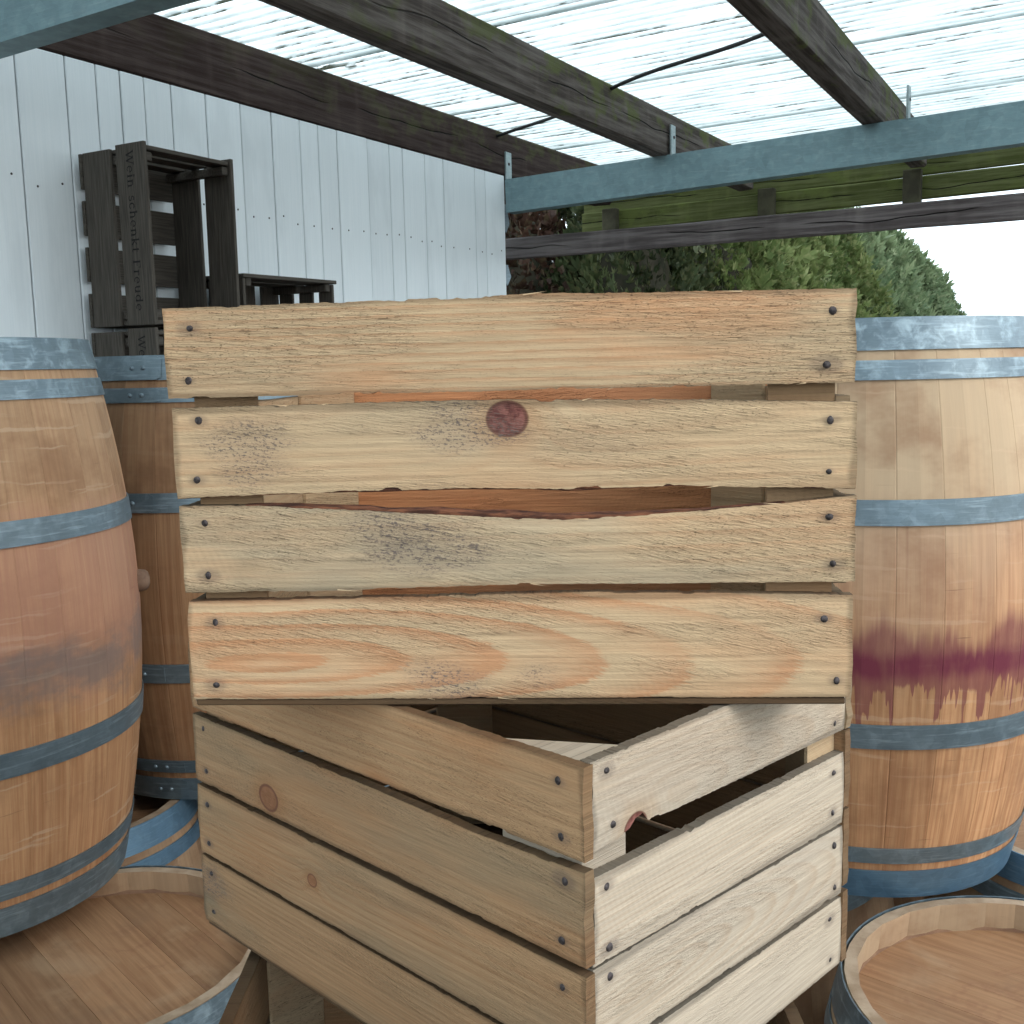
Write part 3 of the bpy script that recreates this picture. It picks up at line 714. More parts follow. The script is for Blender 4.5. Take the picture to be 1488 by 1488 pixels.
# ------------------------------------------------------------------ dark wine crates along the wall
def glyphs():
    def arc(cx, cy, rx, ry, a0, a1, n=9): return [(cx + rx * math.cos(math.radians(a0 + (a1 - a0) * i / n)), cy + ry * math.sin(math.radians(a0 + (a1 - a0) * i / n))) for i in range(n + 1)]
    def ser(x, y, w=.2): return ([(x - w, y), (x + w, y)], .07)
    B, t = .2, .1; G = {}
    G['W'] = (1.7, [([(.1, 1.4), (.5, 0)], B), ([(.5, 0), (.85, 1.3)], t), ([(.85, 1.3), (1.2, 0)], B), ([(1.2, 0), (1.6, 1.4)], t), ser(.1, 1.4), ser(1.6, 1.4), ser(.85, 1.35)])
    G['e'] = (.95, [(arc(.45, .5, .35, .46, 0, 300), .13), ([(.12, .54), (.8, .54)], .09)])
    G['i'] = (.55, [([(.25, 0), (.25, 1)], B), ser(.25, .03), ([(.05, .97), (.25, .97)], .08), ([(.15, 1.32), (.36, 1.32)], .2)])
    G['n'] = (1.1, [([(.25, 0), (.25, 1)], B), (arc(.52, .6, .27, .36, 170, 0), .14), ([(.8, 0), (.8, .62)], B), ser(.25, .03), ser(.8, .03), ([(.05, .97), (.25, .97)], .08)])
    G['s'] = (.8, [(arc(.38, .74, .24, .22, 20, 270), .13), (arc(.38, .26, .26, .24, 90, -160), .13)])
    G['c'] = (.9, [(arc(.47, .5, .36, .46, 45, 320), .16)])
    G['h'] = (1.1, [([(.25, 0), (.25, 1.45)], B), (arc(.52, .6, .27, .36, 170, 0), .14), ([(.8, 0), (.8, .62)], B), ser(.25, .03), ser(.8, .03), ([(.05, 1.42), (.25, 1.42)], .08)])
    G['k'] = (1.05, [([(.25, 0), (.25, 1.45)], B), ([(.3, .45), (.8, .95)], .1), ([(.4, .55), (.85, 0)], B), ser(.25, .03), ser(.85, .03), ser(.75, .97, .17), ([(.05, 1.42), (.25, 1.42)], .08)])
    G['t'] = (.7, [([(.3, .1), (.3, 1.3)], B), ([(.08, .97), (.6, .97)], .08), (arc(.46, .16, .16, .14, 180, 330), .1)])
    G['F'] = (1.15, [([(.28, 0), (.28, 1.4)], .22), ([(.1, 1.37), (1.0, 1.37)], .09), ([(.3, .72), (.75, .72)], .09), ser(.28, .03), ([(.97, 1.4), (.97, 1.1)], .08)])
    G['r'] = (.8, [([(.25, 0), (.25, 1)], B), (arc(.55, .68, .26, .28, 160, 50), .14), ser(.25, .03), ([(.05, .97), (.25, .97)], .08)])
    G['u'] = (1.1, [([(.25, .35), (.25, 1)], B), (arc(.52, .38, .27, .36, 180, 350), .14), ([(.82, 0), (.82, 1)], B), ([(.05, .97), (.25, .97)], .08), ([(.62, .97), (.82, .97)], .08), ([(.82, .03), (1.0, .03)], .08)])
    G['d'] = (1.1, [([(.8, 0), (.8, 1.45)], B), (arc(.48, .5, .34, .46, 30, 330), .15), ([(.6, 1.42), (.8, 1.42)], .08), ([(.8, .03), (1.0, .03)], .08)])
    G[' '] = (.7, [])
    return G
GL = glyphs()
def letters(txt, length, height):
    """Flat serif letters, each its own mesh: list of (x offset, mesh); x along the line, y up, thin relief."""
    total = sum(GL[ch][0] + .08 for ch in txt); sx, sy = length / total, height / 1.4; cx = 0; out = []; cache = {}
    for ch in txt:
        w, strokes = GL[ch]
        if strokes and ch not in cache:
            V = []; F = []; i = 0
            for pts, th in strokes:
                for (x0, y0), (x1, y1) in zip(pts[:-1], pts[1:]):
                    dx, dy = x1 - x0, y1 - y0; l = math.hypot(dx, dy) or 1; ex, ey = dx / l * .03, dy / l * .03; nx, ny = -dy / l * th / 2, dx / l * th / 2
                    q = [(x0 - ex + nx, y0 - ey + ny), (x0 - ex - nx, y0 - ey - ny), (x1 + ex - nx, y1 + ey - ny), (x1 + ex + nx, y1 + ey + ny)]
                    b = len(V); V += [(x * sx, y * sy, 0.0004 + i * 4e-6) for x, y in q]; F.append((b, b + 1, b + 2, b + 3)); i += 1
            cache[ch] = mesh('letter', V, F, ink)
        if strokes: out.append((cx * sx, cache[ch]))
        cx += w + .08
    return out

SL = {}
def slat(name, dx, dy, dz, parent, M):
    key = (round(dx, 4), round(dy, 4), round(dz, 4))
    if key not in SL: SL[key] = box_mesh('slat', -dx / 2, dx / 2, -dy / 2, dy / 2, -dz / 2, dz / 2, stained, 0.0015)
    return obj(name, SL[key], parent, M @ Matrix.Rotation(rng.uniform(-.006, .006), 4, 'Y'))
TXT = letters('Wein schenkt Freude', 0.40, 0.0255)
def wine_crate(label, M, A, B, C, lettering=True, group=None):
    """Slatted crate. Local: x across the opening (A), y depth with the opening at y=0 (B), z the long way (C)."""
    root = thing('wine_crate', label, 'crate', group=group); root.matrix_basis = M
    t = 0.011; pw = B * 0.42
    Rx = Matrix.Rotation(math.pi / 2, 4, 'Y')
    for sx in (-1, 1):
        for k, y0 in enumerate((pw / 2 + 0.001, B - t - pw / 2 - 0.004)):
            zt = 0.006 if (k == 0) else 0.0
            # long slat: local x of the mesh along z
            p = slat('side_slat', C - 0.012 + zt, pw, t, root, T(sx * (A / 2 - t / 2), y0, C / 2 + zt / 2) @ Rx)
            if k == 0 and sx < 0 and lettering:
                # reads downwards on the outer face
                LM = Matrix(((1, 0, 0, -(C / 2) + 0.022), (0, -1, 0, 0.0125), (0, 0, -1, -t / 2), (0, 0, 0, 1)))
                for lx, lme in TXT: obj('letter', lme, p, LM @ T(lx, 0, 0))
    nb = 4; gh = 0.030; bh = (C - 0.012 - gh * (nb - 1)) / nb
    for k in range(nb):
        z = 0.006 + bh / 2 + k * (bh + gh)
        slat('bottom_slat', A, t, bh, root, T(0, B - t / 2, z))
    for z in (0.013, C - 0.013):
        for k in range(3):
            slat('end_slat', A - 2 * t - 0.002, B * 0.22, t, root, T(0, B * (0.14 + 0.33 * k), z + (0.0 if k != 1 else 0.001)))
    for sx in (-1, 1):
        for z in (0.034, C - 0.034):
            slat('cleat', 0.022, B - 0.03, 0.022, root, T(sx * (A / 2 - t - 0.012), B / 2 - 0.005, z))
    return root
def crate_frame(n, s, z):     # x along wall, y towards the wall
    return along_s(n, s, z)
A1, B1, C1 = 0.312, 0.245, 0.459
zs0 = 0.119
lab1 = ['dark slatted wine crate on end against the white wall, topmost of its stack',
        'dark slatted wine crate second from the top of the upright stack',
        'dark slatted wine crate third from the top of the upright stack',
        'dark slatted wine crate fourth from the top of the upright stack',
        'dark slatted wine crate at the foot of the upright stack']
for i in range(5):
    wine_crate(lab1[4 - i], crate_frame(2.185, 1.988 + A1 / 2, zs0 + i * (C1 + 0.0012)), A1, B1, C1, i > 2, 'dark wine crates stacked by the wall')
# second stack: crates lying with the long side level
A2 = 0.415
for i in range(6):
    hgt = 0.3318
    z0 = zs0 + i * (hgt + 0.001)
    lb = ('dark wine crate lying level, topmost of the low stack beside the upright crate' if i == 5 else
          'dark wine crate lying level in the low stack, ' + ['at its foot', 'second from the floor', 'third from the floor', 'fourth from the floor', 'fifth from the floor'][i])
    M = crate_frame(2.185, 2.312 + A2 / 2, z0 + hgt / 2) @ Matrix.Rotation(math.pi / 2, 4, 'Y') @ T(0, 0, -A2 / 2)
    wine_crate(lb, M, hgt, B1, A2, False, 'dark wine crates stacked by the wall')

# ------------------------------------------------------------------ barrels
HB = 0.95
def prof(u, Rh, Rb): return Rb - (Rb - Rh) * abs(u) ** 1.9
HOOPS = [(0.0, 0.052), (0.068, 0.100), (0.292, 0.334), (0.668, 0.711), (0.900, 0.930), (0.945, 1.0)]   # measured from the top
STAVES = {}
NST = 26
wd = [1.0, 0.78, 1.16, 0.9, 1.08, 0.7, 1.22, 0.95, 1.1, 0.82, 1.05, 1.18, 0.88]
wd = wd * 2; tot = sum(wd)
def stave_mesh(wa, Rh, Rb, H):
    key = (round(wa, 4), Rh, Rb, H)
    if key in STAVES: return STAVES[key]
    V = []; F = []; nz = 18; th = 0.025; g = 0.00008
    for i in range(nz + 1):
        z = H * i / nz; u = 1 - 2 * i / nz; R = prof(u, Rh, Rb); half = wa / 2 - g / R
        bz = 0.0
        sec = [(R - 0.0005, -half), (R + 0.0001, -half + 0.0016 / R), (R + 0.0004, 0), (R + 0.0001, half - 0.0016 / R), (R - 0.0005, half), (R - th, half), (R - th, -half)]
        if i in (0, nz):       # chamfered chime
            sec = [(r - (0.002 if k < 5 else -0.006), a) for k, (r, a) in enumerate(sec)]
        for r, a in sec: V.append((r * math.cos(a), r * math.sin(a), z))
    m = 7
    for i in range(nz):
        for k in range(m):
            k2 = (k + 1) % m; F.append((i * m + k, i * m + k2, (i + 1) * m + k2, (i + 1) * m + k))
    F.append(tuple(range(m))[::-1]); F.append(tuple(range(nz * m, nz * m + m)))
    fm = [0] * (len(F) - 2) + [1, 1]
    STAVES[key] = mesh('stave', V, F, [oak_mat, end_oak], False, fm); return STAVES[key]
HOOPM = {}
def hoop_mesh(s0, s1, Rh, Rb, H, mat):
    key = (s0, s1, Rh, Rb, H, mat.name)
    if key in HOOPM: return HOOPM[key]
    n = 80; V = []; F = []; t = 0.0022
    sec = []
    for s in (s0, (s0 + s1) / 2, s1):
        sec.append((prof(1 - 2 * s, Rh, Rb) + 0.0012 + t, H * (1 - s)))
    for s in (s1, (s0 + s1) / 2, s0):
        sec.append((prof(1 - 2 * s, Rh, Rb) + 0.0012, H * (1 - s)))
    if s0 == 0.0: sec = [(r, z + 0.0012 if abs(z - H) < 1e-6 else z) for r, z in sec]
    m = len(sec)
    for i in range(n):
        a = 6.283185 * i / n
        for r, z in sec: V.append((r * math.cos(a), r * math.sin(a), z))
    for i in range(n):
        j = (i + 1) % n
        for k in range(m):
            k2 = (k + 1) % m; F.append((i * m + k, j * m + k, j * m + k2, i * m + k2)[::-1])
    HOOPM[key] = mesh('hoop', V, F, mat, True)
    try: HOOPM[key].set_sharp_from_angle(angle=math.radians(40))
    except Exception: pass
    return HOOPM[key]
rivet_me = mesh('rivet', [(0.0026 - 2.2 * v.co.y if i == 0 else -2.2 * v.co.y, v.co.x * 1.9, v.co.z * 1.9) for i, v in enumerate(NAIL.vertices)], [tuple(p.vertices) for p in NAIL.polygons], hoop_mat, True)
def lap_mesh(s0, s1, Rh, Rb, H, a0, a1, mat):
    V = []; F = []; n = 10
    for i in range(n + 1):
        a = a0 + (a1 - a0) * i / n; e = 0.0; 
        ins = 0.10 * (s1 - s0) if i in (0, n) else 0.0
        for s in (s0 + 0.001 + ins, s1 - 0.001 - ins):
            R = prof(1 - 2 * s, Rh, Rb) + 0.0036
            V.append((R * math.cos(a), R * math.sin(a), H * (1 - s)))
            V.append(((R + 0.002) * math.cos(a), (R + 0.002) * math.sin(a), H * (1 - s)))
    for i in range(n):
        b = i * 4; F += [(b + 1, b + 3, b + 7, b + 5)[::-1], (b, b + 1, b + 5, b + 4)[::-1], (b + 2, b + 6, b + 7, b + 3)[::-1]]
    F += [(0, 2, 3, 1), (n * 4, n * 4 + 1, n * 4 + 3, n * 4 + 2)]
    return mesh('lap_joint', V, F, mat)
HEADS = {}
def head_boards(parent, R, z, ang, nb=7):
    bw = 2 * R / nb
    for k in range(nb):
        y0 = -R + k * bw + 0.0001; y1 = -R + (k + 1) * bw - 0.0001
        key = (round(R, 4), k, nb)
        if key not in HEADS:
            pts = []; n = 14
            ys = [y0 + (y1 - y0) * i / n for i in range(n + 1)]
            rt = [(math.sqrt(max(0, R * R - y * y)), y) for y in ys]; lf = [(-math.sqrt(max(0, R * R - y * y)), y) for y in ys[::-1]]
            pts = rt + lf
            out = []
            for p in pts:
                if not out or math.hypot(p[0] - out[-1][0], p[1] - out[-1][1]) > 1e-4: out.append(p)
            pts = out; m = len(pts)
            c = (0.0, (y0 + y1) / 2)
            ins = [(c[0] + (x - c[0]) * (1 - 0.0006 / max(abs(x), 0.02)), c[1] + (y - c[1]) * (1 - 0.0009 / bw)) for x, y in pts]
            V = [(x, y, -0.022) for x, y in pts] + [(x, y, -0.0005) for x, y in pts] + [(x, y, 0) for x, y in ins]
            F = [tuple(range(m))[::-1], tuple(range(2 * m, 3 * m))]
            for q in (0, 1):
                for i in range(m):
                    j = (i + 1) % m; F.append((q * m + i, q * m + j, (q + 1) * m + j, (q + 1) * m + i))
            HEADS[key] = mesh('head_board', V, F, head_mat)
        obj('head_board', HEADS[key], parent, T(0, 0, z + rng.uniform(-0.0004, 0.0004)) @ RZ(ang))
def barrel(label, loc, spin=0.0, H=HB, Rh=0.278, Rb=0.343, props=None, blue=(), lap=None, head_ang=0.6, bung=None, recess=0.042, group='oak wine barrels stacked on their heads', bloom=None):
    root = thing('wine_barrel', label, 'barrel', loc, 0.0, group)
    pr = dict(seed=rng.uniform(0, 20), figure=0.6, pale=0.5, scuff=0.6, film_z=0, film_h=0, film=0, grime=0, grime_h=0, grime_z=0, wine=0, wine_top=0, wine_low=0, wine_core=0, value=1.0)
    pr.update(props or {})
    a = spin
    for w in wd:
        wa = 2 * math.pi * w / tot
        obj('stave', stave_mesh(wa, Rh, Rb, H), root, RZ(a + wa / 2), pr); a += wa
    hoops = []
    for k, (s0, s1) in enumerate(HOOPS):
        h = obj('hoop', hoop_mesh(s0, s1, Rh, Rb, H, hoop_blue if k in blue else hoop_mat), root, None, dict(bloom=(bloom or (1.3, 0.8, 0.5, 0.3, 0.5, 0.5))[k])); hoops.append((h, s0, s1))
        if lap is not None:
            aw = 0.13 if k in (0, 1, 4, 5) else 0.10
            mt = hoop_blue if k in blue else hoop_mat
            obj('lap_joint', lap_mesh(s0, s1, Rh, Rb, H, lap - aw, lap + aw * 1.6, mt), h, None, dict(bloom=0.4))
            for da in ((-0.035, 0.05) if k in (0, 1, 4, 5) else (0.0,)):
                s = (s0 + s1) / 2; R = prof(1 - 2 * s, Rh, Rb) + 0.0052
                obj('rivet', rivet_me, h, RZ(lap + da + 0.03) @ T(R, 0, H * (1 - s)), dict(bloom=1.2))
    Ri = prof(1 - 2 * recess / H, Rh, Rb) - 0.0235
    head_boards(root, Ri - 0.0035, H - recess, head_ang)
    # croze ring just above the head, its brown standing for the groove's shadow
    n = 64; V = []; F = []
    for i in range(n):
        c, s_ = math.cos(6.2832 * i / n), math.sin(6.2832 * i / n)
        for r, z in ((Ri - 0.0042, H - recess - 0.004), (Ri - 0.0032, H - recess + 0.003), (Ri + 0.0012, H - recess + 0.010)): V.append((r * c, r * s_, z))
    for i in range(n):
        j = (i + 1) % n
        for k in (0, 1): F.append((i * 3 + k, j * 3 + k, j * 3 + k + 1, i * 3 + k + 1))
    obj('croze', mesh('croze', V, F, croze, True), root)
    if bung is not None:
        V = []; F = []; m = 18; secs = ((0.0, 0.0205), (0.006, 0.0205), (0.014, 0.019), (0.019, 0.0145), (0.0215, 0.006))
        for hgt, r in secs:
            for i in range(m): V.append((hgt, r * math.cos(6.2832 * i / m), r * math.sin(6.2832 * i / m)))
        for q in range(len(secs) - 1):
            for i in range(m): F.append((q * m + i, q * m + (i + 1) % m, (q + 1) * m + (i + 1) % m, (q + 1) * m + i))
        F.append(tuple(range((len(secs) - 1) * m, len(secs) * m)))
        obj('bung', mesh('bung', V, F, bung_mat, True), root, RZ(bung[0]) @ T(Rb - 0.002, 0, bung[1]))
    return root
LOWZ = 0.0; UPZ = HB + 0.0022
# lower tier
barrel('upright oak barrel with pale brown head boards beneath the pink stained barrel', (-0.683, 1.605, 0), 0.3, head_ang=-0.85, props=dict(value=0.9))
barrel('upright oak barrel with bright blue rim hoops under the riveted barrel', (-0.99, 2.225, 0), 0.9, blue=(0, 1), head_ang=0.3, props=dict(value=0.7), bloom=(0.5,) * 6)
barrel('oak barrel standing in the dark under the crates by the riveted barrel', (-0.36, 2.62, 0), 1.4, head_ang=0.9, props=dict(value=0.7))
barrel('upright oak barrel with deep rim and orange head below the purple stained barrel', (0.741, 1.424, 0), 0.1, head_ang=-0.72, props=dict(value=0.95, pale=0.7), recess=0.05)
barrel('upright oak barrel with broad blue top hoop behind the orange headed barrel', (1.135, 2.005, 0), 0.6, blue=(0,), head_ang=0.2, bloom=(0.4,) * 6)
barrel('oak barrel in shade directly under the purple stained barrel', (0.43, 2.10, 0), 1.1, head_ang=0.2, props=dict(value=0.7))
barrel('oak barrel added far back to block the bright gap between the lower barrels', (0.80, 2.695, 0), 0.2, head_ang=0.2, props=dict(value=0.7))  # added barrel, blocks the bright ground behind the gap
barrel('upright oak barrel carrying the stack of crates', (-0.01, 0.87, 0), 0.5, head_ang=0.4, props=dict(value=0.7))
# upper tier
bl = math.atan2(1.86 - 0.0, -1.017)
barrel('pink and grey stained oak barrel with a bung, beside the light pine crates', (-1.017, 1.86, UPZ), 0.25, Rh=0.286, Rb=0.345,
       props=dict(film=0.7, film_z=0.535, film_h=0.17, grime=0.7, grime_z=0.425, grime_h=0.06, scuff=1.2, pale=0.35, value=1.0), bung=(math.radians(17), 0.515), head_ang=0.4,
       bloom=(1.4, 0.9, 0.4, 0.3, 0.5, 0.7))
barrel('oak barrel with riveted hoop ends, between the pink stained barrel and the wall', (-0.68, 2.47, UPZ), 0.55, H=0.925,
       props=dict(value=0.68, figure=0.5, pale=0.2, scuff=0.2), lap=math.radians(-104), head_ang=1.2, bloom=(0.5, 0.4, 0.3, 0.3, 0.3, 0.3))
barrel('oak barrel with a purple band of spilt wine, right of the crates'.replace(', right of the crates', ' running down its belly'), (0.633, 1.981, UPZ), 0.72, Rh=0.276, Rb=0.343,
       props=dict(wine=1.0, wine_top=0.472, wine_low=0.372, wine_core=0.412, value=1.10, pale=0.85, scuff=0.6, figure=1.0, film=0.2, film_z=0.55, film_h=0.12), blue=(5,), head_ang=0.7,
       bloom=(1.6, 1.2, 0.5, 0.4, 0.6, 0.5))

# ------------------------------------------------------------------ fruit crates
LCW, LCD, LCH = 0.50, 0.359, 0.288
LCZ = CAMZ - 0.2553 - LCH
YAW = 0.78
c0 = Vector((0.0414, 0.6664)); Ld = Vector((-math.cos(YAW), math.sin(YAW))); Rd = Vector((math.sin(YAW), math.cos(YAW)))
cc = c0 + Ld * LCW / 2 + Rd * LCD / 2
def Z(f): return LCH * (1 - f)                    # fraction of height measured from the top
GRP = 'pine fruit crates stacked on the barrel'
def pl(f0, f1, g0=None, g1=None, **k):
    return dict(l=(Z(f1), Z(f0)), r=(Z(g1 if g1 is not None else f1), Z(g0 if g0 is not None else f0)), **k)
lower_faces = {
    'front': [   # the long side, its shade put into the darker pine; x runs from the far left end to the near corner
        pl(0.004, 0.228, mat=pine_dull_shaded, p=dict(figure=0.6, orange=0.9, grey=0.1, value=1.25, pith_z=0.16, pith_y=0.0, ring_freq=120.0)),
        pl(0.252, 0.482, mat=pine_dull_shaded, p=dict(figure=0.9, orange=0.35, grey=0.7, value=1.12, knot_pale=0.75, ring_freq=150.0), knot1=(0.128, LCH - 0.123, 0.0125),
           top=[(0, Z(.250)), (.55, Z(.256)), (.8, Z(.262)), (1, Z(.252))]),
        pl(0.497, 0.737, 0.505, 0.737, mat=pine_dull_shaded, p=dict(figure=0.8, orange=0.35, grey=0.8, value=1.1, knot_pale=0.8, pith_z=0.03), knot1=(0.19, LCH - 0.18, 0.0058)),
        pl(0.748, 0.985, mat=pine_dull_shaded, p=dict(figure=0.6, orange=0.15, grey=1.1, value=0.98, pith_z=0.2), mould1=(0.012, Z(0.86), 0.03)),
    ],
    'right': [   # the short side, its light put into the paler pine; x runs from the near corner to the far end
        pl(0.002, 0.214, 0.002, 0.231, mat=pine_pale_lit, p=dict(figure=0.55, orange=0.2, grey=0.25, value=1.0, pith_z=-0.02, tilt=0.12), knot1=(0.046, Z(.206), 0.0105),
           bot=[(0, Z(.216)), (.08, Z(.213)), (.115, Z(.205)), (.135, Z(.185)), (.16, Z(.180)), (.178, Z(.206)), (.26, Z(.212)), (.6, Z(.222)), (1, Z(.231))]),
        pl(0.279, 0.494, 0.303, 0.528, mat=pine_pale_lit, p=dict(figure=0.9, orange=0.05, grey=0.2, value=1.08, pith_z=0.3, pith_y=0.0, ring_freq=230.0, wave=0.004)),
        pl(0.500, 0.728, 0.538, 0.758, mat=pine_pale_lit, p=dict(figure=0.7, orange=0.2, grey=0.35, value=1.02, pith_z=0.0, pith_y=0.02, tilt=0.16)),
        pl(0.745, 0.99, 0.770, 0.99, mat=pine_pale_lit, p=dict(figure=0.4, orange=0.05, grey=0.25, value=1.06, pith_z=0.2)),
    ],
    'back': [pl(-0.004, 0.229, mat=pine_mat), pl(0.236, 0.48, mat=pine_dull_shaded), pl(0.488, 0.735, mat=pine_dull_shaded), pl(0.755, 0.985, mat=pine_dull_shaded)],
    'left': [pl(0.01, 0.225, mat=pine_dull_shaded), pl(0.26, 0.48, mat=pine_dull_shaded), pl(0.50, 0.73, mat=pine_dull_shaded), pl(0.75, 0.985, mat=pine_dull_shaded)],
}
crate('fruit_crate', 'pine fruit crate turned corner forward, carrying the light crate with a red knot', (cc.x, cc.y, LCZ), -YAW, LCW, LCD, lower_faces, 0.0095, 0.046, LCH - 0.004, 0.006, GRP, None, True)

# support crate below, seen only at its left edge
CH = LCZ - UPZ - 0.0015
def even(n, h, gap, **k):
    p = (h - 0.008) / n
    return [dict(l=(0.007 + i * p, 0.007 + (i + 1) * p - gap), r=(0.007 + i * p, 0.007 + (i + 1) * p - gap), **k) for i in range(n)]
crate('fruit_crate', 'brown open crate lowest of the pine stack, mostly hidden beneath the others', (-0.013, 0.855, UPZ), 0.0, 0.502, 0.40,
      {k: even(4, CH, 0.010, mat=pine_dull_shaded, p=dict(value=0.9, orange=0.6)) for k in ('front', 'right', 'back', 'left')}, 0.0125, 0.045, CH - 0.03, 0.006, GRP)

# upper crate
UW, UD = 0.497, 0.372
UYAW = -0.0668
o2 = Vector((-0.2494, 0.8098)); ud = Vector((math.cos(UYAW), math.sin(UYAW))); un = Vector((-ud.y, ud.x))
uc = o2 + ud * UW / 2 + un * UD / 2
UZ = CAMZ - 0.2553 + 0.0006
O = 0.0058                                         # planks were measured from the top of the floor boards
upper_faces = {
    'front': [
        dict(l=(0.2300 + O, 0.2955 + O), r=(0.2312 + O, 0.2968 + O), ext=(0.004, -0.001), rag=0.0008,
             p=dict(seed=1.3, figure=1.0, orange=0.75, grey=0.2, pith_z=-0.16, pith_y=0.0, ring_freq=150.0, wave=0.006, lean=0.05, value=1.0),
             top=[(0, 0.2955 + O), (.3, 0.2972 + O), (.48, 0.2982 + O), (.55, 0.2995 + O), (.62, 0.2985 + O), (1, 0.2968 + O)],
             nails=[(0.020, 0.77), (0.0172, 0.19), (0.4835, 0.77), (0.4805, 0.20)]),
        dict(l=(0.1550 + O, 0.2225 + O), r=(0.1548 + O, 0.2175 + O), ext=(0.0015, 0.001), rag=0.0009,
             p=dict(seed=3.1, figure=0.6, orange=0.3, grey=0.45, pith_z=0.05, pith_y=0.05, tilt=0.05, ring_freq=110.0, lean=0.16, value=1.03),
             bot=[(0, 0.1550 + O), (.15, 0.1575 + O), (.3, 0.1588 + O), (.45, 0.1600 + O), (.6, 0.1578 + O), (.75, 0.1595 + O), (1, 0.1548 + O)],
             top=[(0, 0.2225 + O), (.3, 0.2238 + O), (.5, 0.2240 + O), (.7, 0.2222 + O), (1, 0.2175 + O)],
             knot1=(0.2495, 0.2104 + O, 0.0127), mould1=(0.205, 0.2035 + O, 0.027), mould2=(0.06, 0.192 + O, 0.03),
             bark=('bot', [(0, 0.0006), (.2, 0.0009), (.45, 0.0018), (.62, 0.0014), (.8, 0.0006), (1, 0.0003)]),
             nails=[(0.020, 0.86), (0.0166, 0.20), (0.4810, 0.79), (0.4805, 0.20)]),
        dict(l=(0.0830 + O, 0.1495 + O), r=(0.0868 + O, 0.1500 + O), ext=(0.0005, 0.0015), rag=0.0007,
             p=dict(seed=5.7, figure=0.65, orange=0.35, grey=0.9, pith_z=-0.07, pith_y=0.04, tilt=-0.05, ring_freq=110.0, lean=0.2, value=1.0),
             top=[(0, 0.1495 + O), (.12, 0.1490 + O), (.25, 0.1450 + O), (.45, 0.1385 + O), (.58, 0.1352 + O), (.75, 0.1398 + O), (.87, 0.1440 + O), (1, 0.1502 + O)],
             bot=[(0, 0.0830 + O), (.2, 0.0836 + O), (.5, 0.0872 + O), (1, 0.0868 + O)],
             mould1=(0.2, 0.118 + O, 0.026), mould2=(0.155, 0.135 + O, 0.02),
             bark=('top', [(.10, 0.0004), (.2, 0.0026), (.32, 0.0045), (.5, 0.0042), (.62, 0.0032), (.76, 0.0016), (.9, 0.0004)]),
             nails=[(0.019, 0.80), (0.0195, 0.20), (0.4805, 0.78), (0.4835, 0.22)]),
        dict(l=(-0.0005 + O, 0.0762 + O), r=(0.0003 + O, 0.0770 + O), ext=(-0.001, 0.0005), rag=0.0006,
             p=dict(seed=7.9, figure=2.3, orange=0.5, grey=0.08, pith_z=-0.012, pith_y=0.03, tilt=0.16, ring_freq=85.0, wave=0.04, lean=0.24, value=1.03),
             top=[(0, 0.0762 + O), (.35, 0.0785 + O), (.6, 0.0808 + O), (.8, 0.0795 + O), (1, 0.0770 + O)],
             mould1=(0.205, 0.010 + O, 0.022), mould2=(0.26, 0.022 + O, 0.015),
             nails=[(0.0210, 0.79), (0.0190, 0.15), (0.4765, 0.77), (0.4860, 0.165)]),
    ],
    'back': [dict(l=(a + O, b + O), r=(a + O, b + O), mat=pine_backlit, p=dict(value=1.15, orange=0.6)) for a, b in ((0.2375, 0.2955), (0.148, 0.2300), (0.085, 0.1405), (0.0, 0.0775))],
    'left': [dict(l=(a + O, b + O), r=(a + O, b + O), mat=pine_mat, p=dict(value=0.9)) for a, b in ((0.232, 0.2935), (0.155, 0.2215), (0.081, 0.149), (0.0, 0.075))],
    'right': [dict(l=(a + O, b + O), r=(a + O, b + O), mat=pine_mat, p=dict(value=0.95)) for a, b in ((0.232, 0.2935), (0.155, 0.2215), (0.084, 0.149), (0.0, 0.075))],
}
crate('fruit_crate', 'light pine fruit crate with a round red knot, topmost of the stack', (uc.x, uc.y, UZ), UYAW, UW, UD, upper_faces, 0.0110, 0.048, 0.298, 0.0058, GRP)

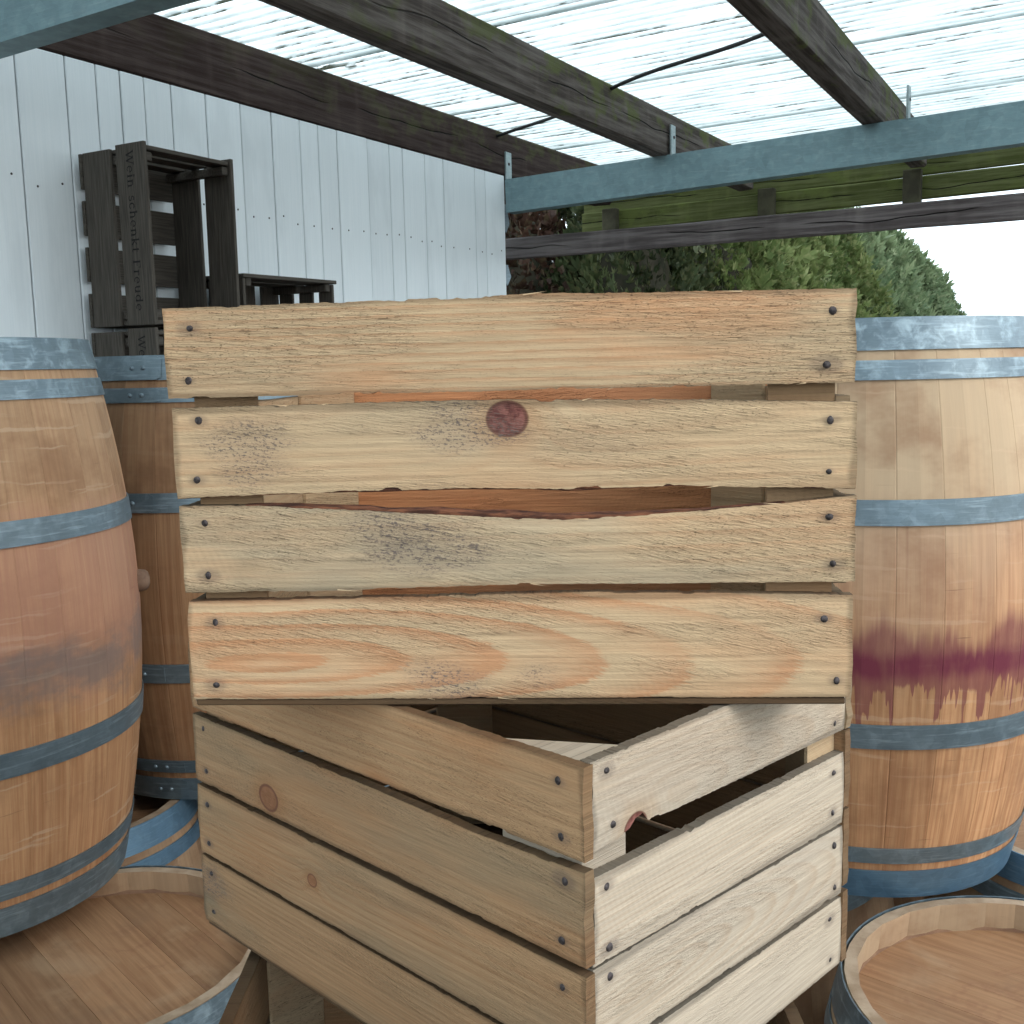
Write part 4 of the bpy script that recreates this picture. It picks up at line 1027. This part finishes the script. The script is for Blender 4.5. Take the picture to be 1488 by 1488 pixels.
# ------------------------------------------------------------------ hedge behind the canopy
def spray_crown(name, height, radius, n, mat, seed, size=0.07, leaf='fan', base=0.15, blunt=2.2):
    rg = np.random.default_rng(seed)
    V = np.zeros((0, 3)); 
    # crown profile
    u = rg.random(n) ** 0.85; ang = rg.random(n) * 2 * np.pi
    lob = 1 + 0.10 * np.sin(ang * 3 + rg.random() * 6 + u * 5) + 0.12 * np.sin(ang * 7 + u * 13 + rg.random() * 6)
    pr = radius * (1 - u ** blunt) ** 0.6 * lob
    cl = np.sin(ang * 23 + np.sin(u * 40) * 2) * np.sin(u * 55 + ang * 5)
    rad = pr * (0.84 + 0.07 * cl + 0.22 * rg.random(n) ** 0.8)
    P = np.stack([rad * np.cos(ang), rad * np.sin(ang), base + u * (height - base)], 1)
    out = np.stack([np.cos(ang), np.sin(ang), 0.55 + 0.9 * u], 1) + rg.normal(size=(n, 3)) * 0.45
    out /= np.linalg.norm(out, axis=1)[:, None]
    side = np.cross(out, rg.normal(size=(n, 3))); side /= np.linalg.norm(side, axis=1)[:, None]
    sz = size * (0.55 + 0.7 * rg.random(n) + 1.1 * (rg.random(n) > 0.93))
    segs = []
    if leaf == 'fan': blades = [(-0.9, .75), (-0.45, .95), (0.0, 1.15), (0.45, .95), (0.9, .75)]; wdt = 0.16
    else: blades = [(-0.8, .7), (0.1, 1.0), (0.9, .8)]; wdt = 0.34
    allv = []
    for a, l in blades:
        d = out * math.cos(a) + side * math.sin(a); d = d + rg.normal(size=(n, 3)) * 0.12
        q = np.cross(d, np.cross(out, side)); q /= np.linalg.norm(q, axis=1)[:, None]
        s = sz[:, None]
        allv.append(np.stack([P, P + d * s * l * .55 + q * s * wdt, P + d * s * l, P + d * s * l * .55 - q * s * wdt], 1))
    A = np.concatenate(allv, 0); m = len(A)
    verts = A.reshape(-1, 3)
    me = bpy.data.meshes.new(name); me.vertices.add(m * 4); me.vertices.foreach_set('co', verts.ravel())
    me.loops.add(m * 4); me.loops.foreach_set('vertex_index', np.arange(m * 4, dtype=np.int32))
    me.polygons.add(m); me.polygons.foreach_set('loop_start', np.arange(0, m * 4, 4, dtype=np.int32)); me.polygons.foreach_set('loop_total', np.full(m, 4, dtype=np.int32))
    me.materials.append(mat); me.update(calc_edges=True); me.validate()
    return me
def core_mesh(height, radius, blunt=2.2):
    V = []; F = []; nu, na = 12, 18; rg = np.random.default_rng(3)
    for i in range(nu + 1):
        u = i / nu * 0.985; r = radius * 0.70 * (1 - u ** blunt) ** 0.6
        for k in range(na): V.append((r * (1 + rg.normal() * .06) * math.cos(6.2832 * k / na), r * (1 + rg.normal() * .06) * math.sin(6.2832 * k / na), 0.12 + u * (height * .95 - 0.12)))
    for i in range(nu):
        for k in range(na): F.append((i * na + k, i * na + (k + 1) % na, (i + 1) * na + (k + 1) % na, (i + 1) * na + k))
    F.append(tuple(range(nu * na, nu * na + na)))
    return mesh('inner_twigs', V, F, twig_mat, True)
def trunk_me(h):
    V = []; F = []; n = 9
    for z, r in ((0, .085), (.3, .07), (h * .5, .05), (h * .85, .015)):
        for k in range(n): V.append((r * math.cos(6.2832 * k / n), r * math.sin(6.2832 * k / n), z))
    for i in range(3):
        for k in range(n): F.append((i * n + k, i * n + (k + 1) % n, (i + 1) * n + (k + 1) % n, (i + 1) * n + k))
    return mesh('trunk', V, F, trunk_mat, True)
CA = [spray_crown('crown', 3.3, 0.86, 11000, thuja_a, 41 + i, 0.058) for i in range(2)]
CB = [spray_crown('crown', 3.3, 0.86, 8500, thuja_hazed, 61 + i, 0.07) for i in range(2)]
CD = [spray_crown('crown', 3.2, 0.90, 9500, thuja_shaded, 71 + i, 0.055) for i in range(2)]
CR = spray_crown('crown', 3.1, 0.85, 7000, redleaf, 81, 0.045, 'leaf')
CORE = core_mesh(3.2, 0.82); TRK = trunk_me(3.2)
def tree(name, label, n, s, crown, sc=(1, 1, 1), group='hedge trees beyond the canopy'):
    p = W(n, s, 0); t = thing(name, label, 'tree', tuple(p), rng.uniform(0, 6.28), group); t.scale = sc
    obj('trunk', TRK, t); c = obj('crown', crown, t); obj('inner_twigs', CORE, c)
tree('brown_shrub', 'dark brownish leaved shrub in shade just past the white wall end', 3.75, 6.6, CR, (0.95, .95, 0.98))
tree('brown_shrub', 'dark brownish leaved shrub deep in shade behind the wall corner', 4.6, 7.2, CR, (1.1, 1.1, 1.1))
tree('dark_evergreen', 'dark evergreen tree beside the brownish shrub, under the mossy eaves', 3.35, 7.2, CD[0], (.95, .95, 1.0))
tree('dark_evergreen', 'dark evergreen tree second from the brownish shrub', 2.95, 6.75, CD[1], (.8, .8, .98))
tw = ['sixth', 'seventh']
spots = [(2.72, 7.55, CA[0], 1.0), (2.70, 8.35, CA[1], .985), (2.74, 9.2, CA[0], 1.01), (2.72, 10.1, CA[1], .99), (2.75, 11.0, CB[0], 1.02), (2.73, 11.95, CB[1], 1.0), (2.72, 12.9, CB[0], .98), (2.76, 13.9, CB[1], 1.0), (2.72, 14.9, CB[0], .97), (2.70, 15.8, CB[1], .93)]
ordn = ['first', 'second', 'third', 'fourth', 'fifth', 'sixth', 'seventh', 'eighth', 'ninth', 'last']
for i, (n, s, cr, sc) in enumerate(spots):
    kind = 'yellowish green' if i < 4 else 'haze-paled green'
    tree('thuja_tree', '%s clipped conifer, %s of the green hedge row counted from the dark evergreens' % (kind, ordn[i]), n, s, cr, (1.0, 1.0, sc))
